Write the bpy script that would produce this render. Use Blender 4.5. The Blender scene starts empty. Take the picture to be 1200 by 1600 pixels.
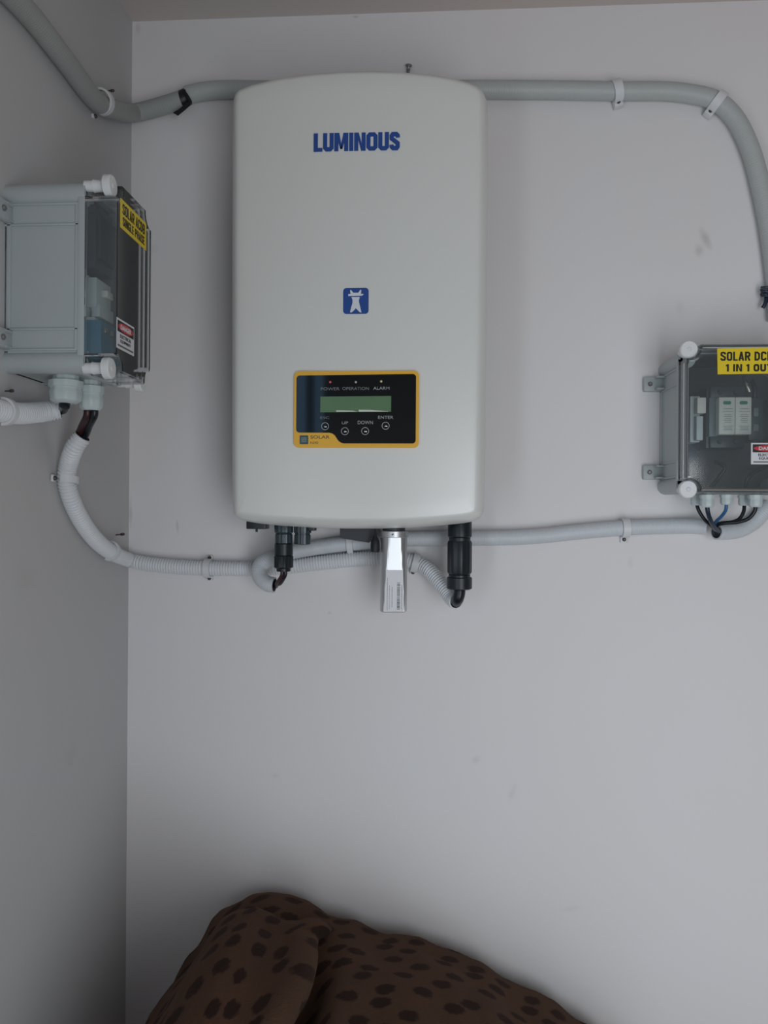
import bpy, bmesh, math, random
from mathutils import Vector, Matrix, noise
random.seed(7)
PI = math.pi
sc = bpy.context.scene
COL = sc.collection

# ------------------------------------------------------------ camera
F = 1200.0
YAW, PITCH, ROLL = math.radians(3.6), 0.0, math.radians(0.4)
CAM = Vector((0, -1.2, 1.5))
RM = (Matrix.Rotation(YAW, 3, 'Z') @ Matrix.Rotation(PI/2 + PITCH, 3, 'X') @ Matrix.Rotation(ROLL, 3, 'Z'))
cd = bpy.data.cameras.new('camera'); cam = bpy.data.objects.new('camera', cd); COL.objects.link(cam)
cam.matrix_world = Matrix.Translation(CAM) @ RM.to_4x4()
cd.sensor_fit = 'HORIZONTAL'; cd.sensor_width = 36; cd.lens = 36*F/1200; cd.clip_start = 0.01
sc.camera = cam

# ------------------------------------------------------------ light and exposure
sc.view_settings.view_transform = 'Standard'; sc.view_settings.look = 'None'
sc.view_settings.gamma = 1; sc.view_settings.use_curve_mapping = False
sc.view_settings.exposure = -0.06
w = bpy.data.worlds.new('world'); sc.world = w; w.use_nodes = True
w.node_tree.nodes['Background'].inputs[0].default_value = (0.35, 0.62, 0.95, 1)
w.node_tree.nodes['Background'].inputs[1].default_value = 1.0
def area(name, loc, size, sizey, power, color, rot):
    l = bpy.data.lights.new(name, 'AREA'); l.shape = 'RECTANGLE'; l.size = size; l.size_y = sizey
    l.energy = power; l.color = color
    o = bpy.data.objects.new(name, l); COL.objects.link(o); o.location = loc; o.rotation_euler = rot
    return o
# daylight coming in through the doorway behind the camera
area('doorway_daylight', (0.55, -1.73, 0.98), 0.70, 1.40, 11.3, (0.99, 0.975, 0.945), (PI/2, 0, 0))
# and through the window in the left wall, behind the camera
area('window_daylight', (-0.50, -1.38, 1.15), 1.1, 0.46, 4.8, (0.93, 0.975, 1.0), (0, -PI/2, 0))

# ------------------------------------------------------------ unprojecting helper
def ray(px, py):
    return RM @ Vector(((px-600)/F, -(py-800)/F, -1))
def P(px, py, y=0.0):
    d = ray(px, py); t = (y-CAM.y)/d.y; return CAM + d*t
def PX(px, py, x):
    d = ray(px, py); t = (x-CAM.x)/d.x; return CAM + d*t
XL = P(201.5, 800).x          # left wall
ZC = P(600, 20.5).z           # ceiling
XR, YF = 2.3, -1.75           # right and front wall

# ------------------------------------------------------------ materials
def new_mat(name):
    m = bpy.data.materials.new(name); m.use_nodes = True
    nt = m.node_tree; b = nt.nodes['Principled BSDF']; return m, nt, b
def N(nt, typ, **kw):
    n = nt.nodes.new(typ)
    for k, v in kw.items(): setattr(n, k, v)
    return n
def mat(name, col, rough=0.5, metal=0.0, spec=0.5, bump=0.0, bscale=200, vary=0.0, vscale=30, emit=None, sheen=0, coat=0):
    m, nt, b = new_mat(name)
    b.inputs['Base Color'].default_value = (*col, 1); b.inputs['Roughness'].default_value = rough
    b.inputs['Metallic'].default_value = metal; b.inputs['Specular IOR Level'].default_value = spec
    b.inputs['Coat Weight'].default_value = coat; b.inputs['Coat Roughness'].default_value = .05
    b.inputs['Sheen Weight'].default_value = sheen
    tc = N(nt, 'ShaderNodeTexCoord')
    if vary:
        n = N(nt, 'ShaderNodeTexNoise'); n.inputs['Scale'].default_value = vscale; n.inputs['Detail'].default_value = 5
        nt.links.new(tc.outputs['Object'], n.inputs['Vector'])
        mx = N(nt, 'ShaderNodeMix', data_type='RGBA')
        mx.inputs['A'].default_value = (*[c*(1-vary) for c in col], 1); mx.inputs['B'].default_value = (*[min(1, c*(1+vary)) for c in col], 1)
        nt.links.new(n.outputs['Fac'], mx.inputs['Factor']); nt.links.new(mx.outputs['Result'], b.inputs['Base Color'])
    if bump:
        n = N(nt, 'ShaderNodeTexNoise'); n.inputs['Scale'].default_value = bscale; n.inputs['Detail'].default_value = 3
        nt.links.new(tc.outputs['Object'], n.inputs['Vector'])
        bp = N(nt, 'ShaderNodeBump'); bp.inputs['Strength'].default_value = bump; bp.inputs['Distance'].default_value = .001
        nt.links.new(n.outputs['Fac'], bp.inputs['Height']); nt.links.new(bp.outputs['Normal'], b.inputs['Normal'])
    if emit:
        b.inputs['Emission Color'].default_value = (*emit[:3], 1); b.inputs['Emission Strength'].default_value = emit[3]
    return m

def wall_mat(name, col, stains=()):
    """painted plaster: faint mottling, fine bump, and smudges at fixed world spots"""
    m, nt, b = new_mat(name); L = nt.links.new
    b.inputs['Roughness'].default_value = 0.62; b.inputs['Specular IOR Level'].default_value = 0.3
    geo = N(nt, 'ShaderNodeNewGeometry')
    n = N(nt, 'ShaderNodeTexNoise'); n.inputs['Scale'].default_value = 3.2; n.inputs['Detail'].default_value = 4
    L(geo.outputs['Position'], n.inputs['Vector'])
    mx = N(nt, 'ShaderNodeMix', data_type='RGBA')
    mx.inputs['A'].default_value = (col[0]*1.0, col[1]*.955, col[2]*.93, 1)
    mx.inputs['B'].default_value = (col[0]*.97, col[1]*1.0, col[2]*1.02, 1)
    L(n.outputs['Fac'], mx.inputs['Factor'])
    cur = mx.outputs['Result']
    n3 = N(nt, 'ShaderNodeTexNoise'); n3.inputs['Scale'].default_value = 40; n3.inputs['Detail'].default_value = 3
    L(geo.outputs['Position'], n3.inputs['Vector'])
    for (c, sx, sz, rot, colr, amt) in stains:
        mp = N(nt, 'ShaderNodeVectorMath', operation='SUBTRACT'); L(geo.outputs['Position'], mp.inputs[0]); mp.inputs[1].default_value = c
        rt = N(nt, 'ShaderNodeVectorRotate', rotation_type='Y_AXIS'); L(mp.outputs[0], rt.inputs['Vector']); rt.inputs['Angle'].default_value = rot
        sc_ = N(nt, 'ShaderNodeVectorMath', operation='MULTIPLY'); L(rt.outputs[0], sc_.inputs[0]); sc_.inputs[1].default_value = (1/sx, 1/max(sx, sz), 1/sz)
        ln = N(nt, 'ShaderNodeVectorMath', operation='LENGTH'); L(sc_.outputs[0], ln.inputs[0])
        ad = N(nt, 'ShaderNodeMath', operation='MULTIPLY_ADD'); L(n3.outputs['Fac'], ad.inputs[0]); ad.inputs[1].default_value = 1.2; L(ln.outputs['Value'], ad.inputs[2])
        mr = N(nt, 'ShaderNodeMapRange', interpolation_type='SMOOTHSTEP'); L(ad.outputs[0], mr.inputs['Value'])
        mr.inputs['From Min'].default_value = .6; mr.inputs['From Max'].default_value = 1.7
        mr.inputs['To Min'].default_value = amt; mr.inputs['To Max'].default_value = 0
        m2 = N(nt, 'ShaderNodeMix', data_type='RGBA'); L(mr.outputs[0], m2.inputs['Factor']); L(cur, m2.inputs['A'])
        m2.inputs['B'].default_value = (*colr, 1); cur = m2.outputs['Result']
    L(cur, b.inputs['Base Color'])
    n2 = N(nt, 'ShaderNodeTexNoise'); n2.inputs['Scale'].default_value = 60; n2.inputs['Detail'].default_value = 6
    L(geo.outputs['Position'], n2.inputs['Vector'])
    bp = N(nt, 'ShaderNodeBump'); bp.inputs['Strength'].default_value = .18; bp.inputs['Distance'].default_value = .002
    L(n2.outputs['Fac'], bp.inputs['Height']); L(bp.outputs['Normal'], b.inputs['Normal'])
    return m

BR = (.30, .25, .20); GR = (.38, .36, .34)
stains = [(P(1102, 372), .008, .022, .45, BR, .34), (P(1092, 392), .009, .012, 0, BR, .30), (P(744, 1187), .010, .008, .5, GR, .22), (P(800, 1240), .006, .018, -.3, GR, .16),
          (P(277, 822), .003, .016, .1, BR, .28), (P(236, 390), .016, .012, .2, GR, .16), (P(1062, 480), .009, .014, .2, GR, .12),
          (P(430, 1212), .010, .006, 0, GR, .14), (P(515, 958), .004, .003, 0, BR, .2), (P(204, 800), .004, .03, 0, BR, .3), (P(890, 1420), .02, .006, .3, GR, .1),
          (P(556, 26), .006, .003, 0, BR, .4), (P(215, 45), .006, .014, 0, (.45, .30, .26), .25), (P(1060, 560), .03, .02, .2, GR, .08), (P(985, 880), .006, .012, 0, GR, .14)]
M = {}
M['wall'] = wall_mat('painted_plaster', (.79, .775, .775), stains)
M['wall_left'] = wall_mat('shaded_plaster_side', (.56, .56, .56), [(PX(60, 700, XL), .02, .03, .2, GR, .15), (PX(40, 900, XL), .015, .03, .2, GR, .15), (PX(110, 1180, XL), .015, .02, 0, GR, .12)])  # same paint as the back wall, colour lowered to deepen its shade
M['ceiling'] = wall_mat('painted_ceiling', (.60, .54, .51))
M['wall_dull'] = mat('dull_painted_plaster', (.30, .27, .25), .8, vary=.1, vscale=5)
M['floor'] = mat('cement_floor', (.48, .36, .29), .7, vary=.2, vscale=8)
M['cover'] = mat('white_powder_coat', (.74, .745, .71), .33, spec=1.0, bump=.05, bscale=900)
M['alu'] = mat('cast_aluminium', (.45, .46, .47), .45, metal=.8)
M['chassis'] = mat('grey_chassis', (.50, .51, .51), .5)
M['blue'] = mat('blue_print', (.014, .07, .30), .45)
M['emblem_light'] = mat('pale_print', (.72, .75, .80), .4)
M['yellow_plate'] = mat('yellow_overlay', (.85, .47, .045), .35, vary=.03)
M['glass_black'] = mat('black_gloss', (.004, .006, .008), .06, spec=.55, coat=.3)
M['lcd'] = mat('green_lcd', (.12, .22, .115), .25, vary=.06, vscale=60, spec=.5)
M['lcd_edge'] = mat('lcd_bright_edge', (.62, .66, .58), .3)
M['print_grey'] = mat('grey_print', (.36, .38, .39), .5)
M['print_dim'] = mat('dim_grey_print', (.20, .22, .23), .5)
M['steel'] = mat('button_steel', (.75, .76, .78), .25, metal=.9)
M['led_red'] = mat('led_red', (.55, .08, .10), .3, emit=(.9, .12, .14, .12))
M['led_grey'] = mat('led_clear', (.45, .50, .48), .3)
M['led_amber'] = mat('led_amber', (.75, .65, .40), .3)
M['plate_text'] = mat('dark_print', (.12, .09, .05), .5)
M['teal'] = mat('teal_print', (.03, .10, .11), .4)
M['conduit'] = mat('grey_white_pvc', (.60, .63, .66), .42, spec=.45)
M['conduit_shaded'] = mat('shaded_grey_pvc', (.36, .375, .36), .5, spec=.4)  # darker copy of the grey PVC, shade put into the colour
M['conduit_white'] = mat('white_pvc', (.72, .74, .76), .4, spec=.45)
M['conduit_grey'] = mat('aged_grey_pvc', (.46, .485, .475), .45, spec=.45)
M['hole'] = mat('dark_tube_inside', (.05, .05, .055), .8)
M['clip'] = mat('white_plastic_clip', (.70, .71, .72), .45)
M['screw'] = mat('rusty_screw', (.10, .085, .075), .5, metal=.5, vary=.3, vscale=900)
M['steel_screw'] = mat('zinc_screw', (.30, .30, .30), .35, metal=.8)
M['tape'] = mat('black_tape', (.008, .009, .010), .45)
M['abs'] = mat('grey_abs', (.43, .47, .475), .42, spec=.5, vary=.03, vscale=20)
M['abs_dark'] = mat('dark_mounting_plate', (.012, .020, .024), .4)
M['cap'] = mat('white_cap', (.74, .75, .75), .35)
M['label_yellow'] = mat('yellow_sticker', (.80, .60, .02), .35)
M['label_black'] = mat('black_print', (.006, .008, .008), .5)
M['label_white'] = mat('white_sticker', (.68, .69, .71), .4)
M['label_red'] = mat('red_print', (.55, .03, .04), .4)
M['module_white'] = mat('cream_plastic', (.70, .67, .60), .45)
M['module_green'] = mat('green_window', (.03, .20, .11), .3)
M['module_grey'] = mat('mid_grey_plastic', (.13, .17, .18), .45)
M['module_dark'] = mat('dark_blue_grey_plastic', (.018, .032, .040), .4)
M['module_blue'] = mat('blue_plastic', (.05, .20, .30), .4)
M['module_pale'] = mat('pale_grey_plastic', (.58, .63, .62), .4)
M['brass'] = mat('tinned_metal', (.5, .42, .36), .3, metal=.9)
M['gland'] = mat('grey_green_gland', (.55, .62, .62), .4)
M['wire_black'] = mat('black_cable', (.006, .009, .014), .35)
M['wire_maroon'] = mat('maroon_cable', (.040, .012, .014), .4)
M['wire_blue'] = mat('blue_cable', (.02, .11, .27), .35)
M['wire_navy'] = mat('navy_cable', (.008, .022, .045), .35)
M['black_plastic'] = mat('black_nylon', (.010, .015, .019), .38, spec=.5)
M['black_ribbed'] = mat('dark_grey_nylon', (.035, .055, .065), .22, spec=.6)
M['bracket'] = mat('charcoal_metal', (.032, .036, .042), .5)
M['silver'] = mat('silver_anodised', (.64, .65, .66), .42, metal=.9)
M['rubber'] = mat('rubber', (.006, .008, .012), .55)
M['bar'] = mat('grey_bar_print', (.12, .12, .125), .5)
M['text_grey'] = mat('pale_text_print', (.22, .22, .23), .5)

def clear_mat():
    m = bpy.data.materials.new('clear_polycarbonate'); m.use_nodes = True; nt = m.node_tree
    nt.nodes.clear(); L = nt.links.new
    out = N(nt, 'ShaderNodeOutputMaterial'); tr = N(nt, 'ShaderNodeBsdfTransparent'); tr.inputs[0].default_value = (.915, .94, .945, 1)
    gl = N(nt, 'ShaderNodeBsdfGlossy'); gl.inputs['Roughness'].default_value = .08; gl.inputs[0].default_value = (1, 1, 1, 1)
    df = N(nt, 'ShaderNodeBsdfDiffuse'); df.inputs[0].default_value = (.55, .60, .62, 1)
    lw = N(nt, 'ShaderNodeFresnel'); lw.inputs['IOR'].default_value = 1.45
    m1 = N(nt, 'ShaderNodeMixShader'); m1.inputs[0].default_value = .06
    m2 = N(nt, 'ShaderNodeMixShader')
    L(tr.outputs[0], m1.inputs[1]); L(df.outputs[0], m1.inputs[2]); L(lw.outputs[0], m2.inputs[0]); L(m1.outputs[0], m2.inputs[1]); L(gl.outputs[0], m2.inputs[2])
    L(m2.outputs[0], out.inputs[0]); return m
M['clear'] = clear_mat()

def blanket_mat():
    m, nt, b = new_mat('spotted_brown_plush'); L = nt.links.new
    uv = N(nt, 'ShaderNodeUVMap', uv_map='UVMap')
    nz = N(nt, 'ShaderNodeTexNoise'); nz.inputs['Scale'].default_value = 2.2; L(uv.outputs[0], nz.inputs['Vector'])
    mxv = N(nt, 'ShaderNodeMix', data_type='VECTOR'); mxv.inputs['Factor'].default_value = .10
    L(uv.outputs[0], mxv.inputs['A']); L(nz.outputs['Color'], mxv.inputs['B'])
    vo = N(nt, 'ShaderNodeTexVoronoi', feature='F1'); vo.inputs['Scale'].default_value = 1; vo.inputs['Randomness'].default_value = .48
    vo.voronoi_dimensions = '2D'; L(uv.outputs[0], vo.inputs['Vector'])
    n2 = N(nt, 'ShaderNodeTexNoise'); n2.inputs['Scale'].default_value = 7; n2.inputs['Detail'].default_value = 3; L(uv.outputs[0], n2.inputs['Vector'])
    ad = N(nt, 'ShaderNodeMath', operation='MULTIPLY_ADD'); L(n2.outputs['Fac'], ad.inputs[0]); ad.inputs[1].default_value = .22; L(vo.outputs['Distance'], ad.inputs[2])
    mr = N(nt, 'ShaderNodeMapRange', interpolation_type='SMOOTHSTEP'); L(ad.outputs[0], mr.inputs['Value'])
    mr.inputs['From Min'].default_value = .33; mr.inputs['From Max'].default_value = .45
    base = N(nt, 'ShaderNodeMix', data_type='RGBA'); base.inputs['A'].default_value = (.060, .038, .027, 1); base.inputs['B'].default_value = (.095, .046, .028, 1)
    n4 = N(nt, 'ShaderNodeTexNoise'); n4.inputs['Scale'].default_value = .5; L(uv.outputs[0], n4.inputs['Vector']); L(n4.outputs['Fac'], base.inputs['Factor'])
    spot = N(nt, 'ShaderNodeMix', data_type='RGBA'); spot.inputs['A'].default_value = (.024, .013, .010, 1); L(base.outputs['Result'], spot.inputs['B'])
    L(mr.outputs[0], spot.inputs['Factor']); L(spot.outputs['Result'], b.inputs['Base Color'])
    b.inputs['Roughness'].default_value = .95; b.inputs['Specular IOR Level'].default_value = .1; b.inputs['Sheen Weight'].default_value = .08
    b.inputs['Sheen Tint'].default_value = (.6, .42, .32, 1)
    n5 = N(nt, 'ShaderNodeTexNoise'); n5.inputs['Scale'].default_value = 14; n5.inputs['Detail'].default_value = 6; L(uv.outputs[0], n5.inputs['Vector'])
    bp = N(nt, 'ShaderNodeBump'); bp.inputs['Strength'].default_value = .5; bp.inputs['Distance'].default_value = .003
    L(n5.outputs['Fac'], bp.inputs['Height']); L(bp.outputs['Normal'], b.inputs['Normal'])
    return m
M['blanket'] = blanket_mat()

# ------------------------------------------------------------ mesh helpers
def finish(name, bm, m, parent=None, loc=(0, 0, 0), smooth=38, recalc=True):
    if recalc: bmesh.ops.recalc_face_normals(bm, faces=bm.faces)
    if any(loc): bmesh.ops.translate(bm, verts=bm.verts, vec=-Vector(loc))
    me = bpy.data.meshes.new(name); bm.to_mesh(me); bm.free()
    ms = m if isinstance(m, (list, tuple)) else [m]
    for x in ms: me.materials.append(x)
    if smooth:
        me.polygons.foreach_set('use_smooth', [True]*len(me.polygons))
        me.set_sharp_from_angle(angle=math.radians(smooth))
    o = bpy.data.objects.new(name, me); COL.objects.link(o)
    if parent: o.parent = parent
    else: o.location = loc
    return o
def tag(o, label, cat, group=None):
    o['label'] = label; o['category'] = cat
    if group: o['group'] = group
    return o
def empty(name, loc, label, cat, group=None, rotz=0):
    o = bpy.data.objects.new(name, None); COL.objects.link(o); o.location = loc; o.rotation_euler = (0, 0, rotz)
    o.empty_display_size = .03
    return tag(o, label, cat, group)
def box(bm, c, s, bev=0.0, mi=0, rot=None):
    r = bmesh.ops.create_cube(bm, size=1.0); vs = r['verts']
    bmesh.ops.scale(bm, vec=Vector(s), verts=vs)
    if bev:
        es = {e for v in vs for e in v.link_edges}
        rr = bmesh.ops.bevel(bm, geom=list(es), offset=bev, segments=2, affect='EDGES', profile=.5)
        vs = list({v for f in rr['faces'] for v in f.verts} | {v for v in vs if v.is_valid})
        seen = set(vs); st = list(vs)
        while st:
            v = st.pop()
            for e in v.link_edges:
                u = e.other_vert(v)
                if u not in seen: seen.add(u); st.append(u)
        vs = list(seen)
    if rot is not None: bmesh.ops.rotate(bm, verts=vs, cent=(0, 0, 0), matrix=rot)
    bmesh.ops.translate(bm, verts=vs, vec=Vector(c))
    if mi:
        for f in {f for v in vs for f in v.link_faces}: f.material_index = mi
    return vs
def frame(d, up=Vector((0, 0, 1))):
    d = d.normalized()
    if abs(d.dot(up)) > .98: up = Vector((0, 1, 0))
    u = d.cross(up).normalized(); v = u.cross(d).normalized(); return u, v
def lathe(bm, p0, p1, prof, seg=28, cap0=True, cap1=True, ribs=0, rdepth=0.0):
    """prof: [(t in 0..1 along the axis, radius)]"""
    p0, p1 = Vector(p0), Vector(p1); u, v = frame(p1-p0); rings = []
    for t, r in prof:
        c = p0.lerp(p1, t); ring = []
        for i in range(seg):
            a = 2*PI*i/seg; rr = r
            if ribs and rdepth: rr = r - rdepth*(1 if (i*ribs//seg) % 2 else 0)
            ring.append(bm.verts.new(c + (u*math.cos(a)+v*math.sin(a))*rr))
        rings.append(ring)
    for a, b in zip(rings, rings[1:]):
        for i in range(seg): bm.faces.new((a[i], a[(i+1) % seg], b[(i+1) % seg], b[i]))
    if cap0: bm.faces.new(rings[0][::-1])
    if cap1: bm.faces.new(rings[-1])
def cyl(bm, p0, p1, r, seg=24, r1=None): lathe(bm, p0, p1, [(0, r), (1, r if r1 is None else r1)], seg)
def catmull(pts, step=.004):
    pts = [Vector(p) for p in pts]
    if len(pts) == 2:
        n = max(2, int((pts[1]-pts[0]).length/step)); return [pts[0].lerp(pts[1], i/n) for i in range(n+1)]
    ext = [pts[0]*2-pts[1]] + pts + [pts[-1]*2-pts[-2]]; out = []
    for i in range(1, len(ext)-2):
        a, b, c, d = ext[i-1:i+3]; n = max(2, int((c-b).length/step))
        for k in range(n):
            t = k/n
            out.append(.5*((2*b)+(-a+c)*t+(2*a-5*b+4*c-d)*t*t+(-a+3*b-3*c+d)*t**3))
    out.append(pts[-1]); return out
def resample(path, step):
    L = [0]
    for a, b in zip(path, path[1:]): L.append(L[-1]+(b-a).length)
    n = max(2, int(L[-1]/step)); out = []; j = 0
    for i in range(n+1):
        s = L[-1]*i/n
        while j < len(L)-2 and L[j+1] < s: j += 1
        d = L[j+1]-L[j]; out.append(path[j].lerp(path[j+1], (s-L[j])/d if d > 1e-9 else 0))
    return out
def tube(bm, pts, r, seg=20, step=.004, corr=0.0, pitch=.0045, open0=False, open1=False, rin=None, sub=6, wob=0):
    """swept tube; corr>0 gives corrugated rings; open ends get a wall thickness"""
    st = pitch/sub if corr else step
    path = resample(catmull(pts, .003), st); n = len(path)
    tang = [(path[min(i+1, n-1)]-path[max(i-1, 0)]).normalized() for i in range(n)]
    u, v = frame(tang[0]); rings = []
    for i in range(n):
        if i:
            q = tang[i-1].rotation_difference(tang[i]); u = q @ u
        v = tang[i].cross(u)
        rr = r
        if corr: rr = r*(1 - corr*(.5-.5*math.cos(2*PI*i/sub))**1.5)
        rings.append([bm.verts.new(path[i] + (u*math.cos(2*PI*k/seg)+v*math.sin(2*PI*k/seg))*rr) for k in range(seg)])
        if i == 0: f0 = (path[0], u.copy(), v.copy(), tang[0])
        if i == n-1: f1 = (path[-1], u.copy(), v.copy(), tang[-1])
    for a, b in zip(rings, rings[1:]):
        for k in range(seg): bm.faces.new((a[k], a[(k+1) % seg], b[(k+1) % seg], b[k]))
    def endcap(ring, fr, sgn, opened):
        if not opened:
            bm.faces.new(ring); return
        ri0 = rin or r*.84; prev = ring
        for depth, mi in ((0, 0), (.008, 1)):
            ri = ri0*(.86 if mi else 1)
            new = [bm.verts.new(fr[0] + fr[3]*sgn*depth*.7 + (fr[1]*math.cos(2*PI*k/seg)+fr[2]*math.sin(2*PI*k/seg))*ri) for k in range(seg)]
            for k in range(seg):
                f = bm.faces.new((prev[k], prev[(k+1) % seg], new[(k+1) % seg], new[k])); f.material_index = mi
            prev = new
        f = bm.faces.new(prev); f.material_index = 1
    endcap(rings[0], f0, 1, open0); endcap(rings[-1], f1, -1, open1)
def prism(bm, outline, y0, y1, mi=0):
    """outline in x,z; extruded along y"""
    a = [bm.verts.new((x, y0, z)) for x, z in outline]; b = [bm.verts.new((x, y1, z)) for x, z in outline]
    n = len(a)
    fs = [bm.faces.new(a), bm.faces.new(b[::-1])] + [bm.faces.new((a[i], b[i], b[(i+1) % n], a[(i+1) % n])) for i in range(n)]
    for f in fs: f.material_index = mi
def rrect(x0, x1, z0, z1, r, n=6):
    out = []
    for cx, cz, a0 in ((x1-r, z1-r, 0), (x0+r, z1-r, 90), (x0+r, z0+r, 180), (x1-r, z0+r, 270)):
        for i in range(n+1):
            a = math.radians(a0+90*i/n); out.append((cx+r*math.cos(a), cz+r*math.sin(a)))
    return out
NR = [0]
def ribbon(bm, pts, w, y0, y1):
    """a flat stroke in x,z with mitred corners"""
    n = len(pts); Ls, Rs = [], []
    for i, (x, z) in enumerate(pts):
        d0 = Vector((x-pts[i-1][0], z-pts[i-1][1])).normalized() if i else None
        d1 = Vector((pts[i+1][0]-x, pts[i+1][1]-z)).normalized() if i < n-1 else None
        if d0 is None: nn = Vector((-d1.y, d1.x)); k = 1
        elif d1 is None: nn = Vector((-d0.y, d0.x)); k = 1
        else:
            a = Vector((-d0.y, d0.x)); b2 = Vector((-d1.y, d1.x)); nn = (a+b2).normalized(); k = 1/max(.4, nn.dot(a))
        Ls.append((x+nn.x*k*w/2, z+nn.y*k*w/2)); Rs.append((x-nn.x*k*w/2, z-nn.y*k*w/2))
    for i in range(n-1):
        NR[0] += 1; e = (NR[0] % 7)*1.2e-5
        prism(bm, [Ls[i], Ls[i+1], Rs[i+1], Rs[i]], y0-e, y1)
def text_bm(s, w, h, cx, cz, y, bold=.0, thick=.0004, rot=0.0, bm=None):
    """lettering facing -Y, fitted into w x h and centred on cx, cz"""
    cu = bpy.data.curves.new('lettering', 'FONT'); cu.body = s; cu.offset = bold; cu.align_x = 'CENTER'; cu.resolution_u = 4
    o = bpy.data.objects.new('lettering', cu); me = bpy.data.meshes.new_from_object(o)
    bpy.data.objects.remove(o); 
    t = bmesh.new(); t.from_mesh(me); bpy.data.meshes.remove(me); bpy.data.curves.remove(cu)
    xs = [v.co.x for v in t.verts]; ys = [v.co.y for v in t.verts]
    x0, x1, y0, y1 = min(xs), max(xs), min(ys), max(ys)
    r = bmesh.ops.extrude_face_region(t, geom=list(t.faces)); ext = {e for e in r['geom'] if isinstance(e, bmesh.types.BMVert)}
    ca, sa = math.cos(rot), math.sin(rot)
    for v in t.verts:
        x = ((v.co.x-x0)/(x1-x0)-.5)*w; z = ((v.co.y-y0)/(y1-y0)-.5)*h
        v.co = Vector((cx+x*ca-z*sa, y-(thick if v in ext else 0), cz+x*sa+z*ca))
    if bm is None: return t
    me = bpy.data.meshes.new('tmp'); t.to_mesh(me); t.free(); bm.from_mesh(me); bpy.data.meshes.remove(me)
    return bm

# ------------------------------------------------------------ the room
def struct(name, c, s, m):
    bm = bmesh.new(); box(bm, (0, 0, 0), s); o = finish(name, bm, m, smooth=0); o.location = c; o['kind'] = 'structure'; return o
T = .1
struct('wall_back', ((XL+XR)/2, T/2, ZC/2), (XR-XL+2*T, T, ZC), M['wall'])
bm = bmesh.new()
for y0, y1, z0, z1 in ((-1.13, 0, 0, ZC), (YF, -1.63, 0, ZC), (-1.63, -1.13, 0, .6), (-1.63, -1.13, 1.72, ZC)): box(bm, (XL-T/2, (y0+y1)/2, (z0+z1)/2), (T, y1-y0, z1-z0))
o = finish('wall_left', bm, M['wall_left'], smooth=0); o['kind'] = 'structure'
struct('wall_right', (XR+T/2, YF/2, ZC/2), (T, -YF, ZC), M['wall_dull'])
struct('ceiling', ((XL+XR)/2, (YF)/2, ZC+T/2), (XR-XL+2*T, -YF+2*T, T), M['ceiling'])
struct('floor', ((XL+XR)/2, (YF)/2, -T/2), (XR-XL+2*T, -YF+2*T, T), M['floor'])
# front wall with the doorway the daylight comes through
bm = bmesh.new(); DX0, DX1, DZ = .12, .92, 1.75
box(bm, ((-.375+DX0)/2, YF-T/2, ZC/2), (DX0+.375, T, ZC)); box(bm, ((XL-.375)/2, YF-T/2, .65), (-.375-XL, T, 1.3)); box(bm, ((XL-.375)/2, YF-T/2, (ZC+2.05)/2), (-.375-XL, T, ZC-2.05)); box(bm, ((XR+DX1)/2, YF-T/2, ZC/2), (XR-DX1, T, ZC)); box(bm, ((DX0+DX1)/2, YF-T/2, (ZC+DZ)/2), (DX1-DX0, T, ZC-DZ))
box(bm, (-.428, YF-T/2, 1.675), (.014, T, .75))
o = finish('wall_front', bm, M['wall_dull'], smooth=0); o['kind'] = 'structure'

# ------------------------------------------------------------ solar inverter
YB, YE, YA = -.125, -.158, -.166        # where the cover starts rounding, its front edge, its apex
out_px = [(366, 184), (367, 168), (371, 157), (380, 150), (400, 143), (440, 134.5), (490, 128.5), (540, 125.5), (585, 124.5), (630, 125.5), (675, 129), (710, 134), (735, 140.5), (750, 147.5), (757, 155), (761, 167), (762, 184)]
out_px += [(762, 300), (761, 400), (760, 500), (759, 600), (758, 700), (757, 790), (755, 801), (750, 809), (740, 814.5), (725, 817.5), (690, 821), (640, 824.5), (590, 826), (540, 826), (490, 824.5), (440, 821.5), (405, 818), (385, 814.5), (374, 810.5), (368, 804), (366, 790)]
out_px += [(365.5, 700), (365.5, 600), (365.5, 500), (365.5, 400), (366, 300)]
OUT = [P(a, b, YB) for a, b in out_px]
cx = sum(v.x for v in OUT)/len(OUT); zt = max(v.z for v in OUT); zb = min(v.z for v in OUT); cz = (zt+zb)/2
cx = (P(365.5, 480, YB).x + P(760.5, 480, YB).x)/2; HW = (P(760.5, 480, YB).x-P(365.5, 480, YB).x)/2
inv = empty('solar_inverter', (cx, 0, zb+.02), 'large white wall-mounted solar inverter with blue lettering and a yellow-framed display', 'inverter')
IL = inv.location.copy()
bm = bmesh.new(); rings = []
def inset(d, y, bulge):
    ring = []; n = len(OUT)
    for i, v in enumerate(OUT):
        a, b = OUT[i-1], OUT[(i+1) % n]; t = (b-a); nn = Vector((t.z, 0, -t.x)).normalized()
        q = v + nn*d
        q.y = y - bulge*(1-min(1, abs((q.x-cx)/HW))**2)
        ring.append(bm.verts.new(q))
    return ring
R_ = .016
rings.append(inset(0, -.105, 0))
rings.append(inset(0, YB, 0))
for k in range(1, 8):
    a = PI/2*k/7; rings.append(inset(R_*(1-math.cos(a)), YB-(YB-YE)*math.sin(a)*1.0, (YE-YA)*math.sin(a)**2))
last = rings[-1]
for s in (.93, .82, .66, .48, .3, .12):
    ring = []
    for v in last:
        q = Vector((cx+(v.co.x-cx)*s, 0, cz+(v.co.z-cz)*s)); q.y = YE-(YE-YA)*(1-((q.x-cx)/HW)**2)
        ring.append(bm.verts.new(q))
    rings.append(ring)
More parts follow.
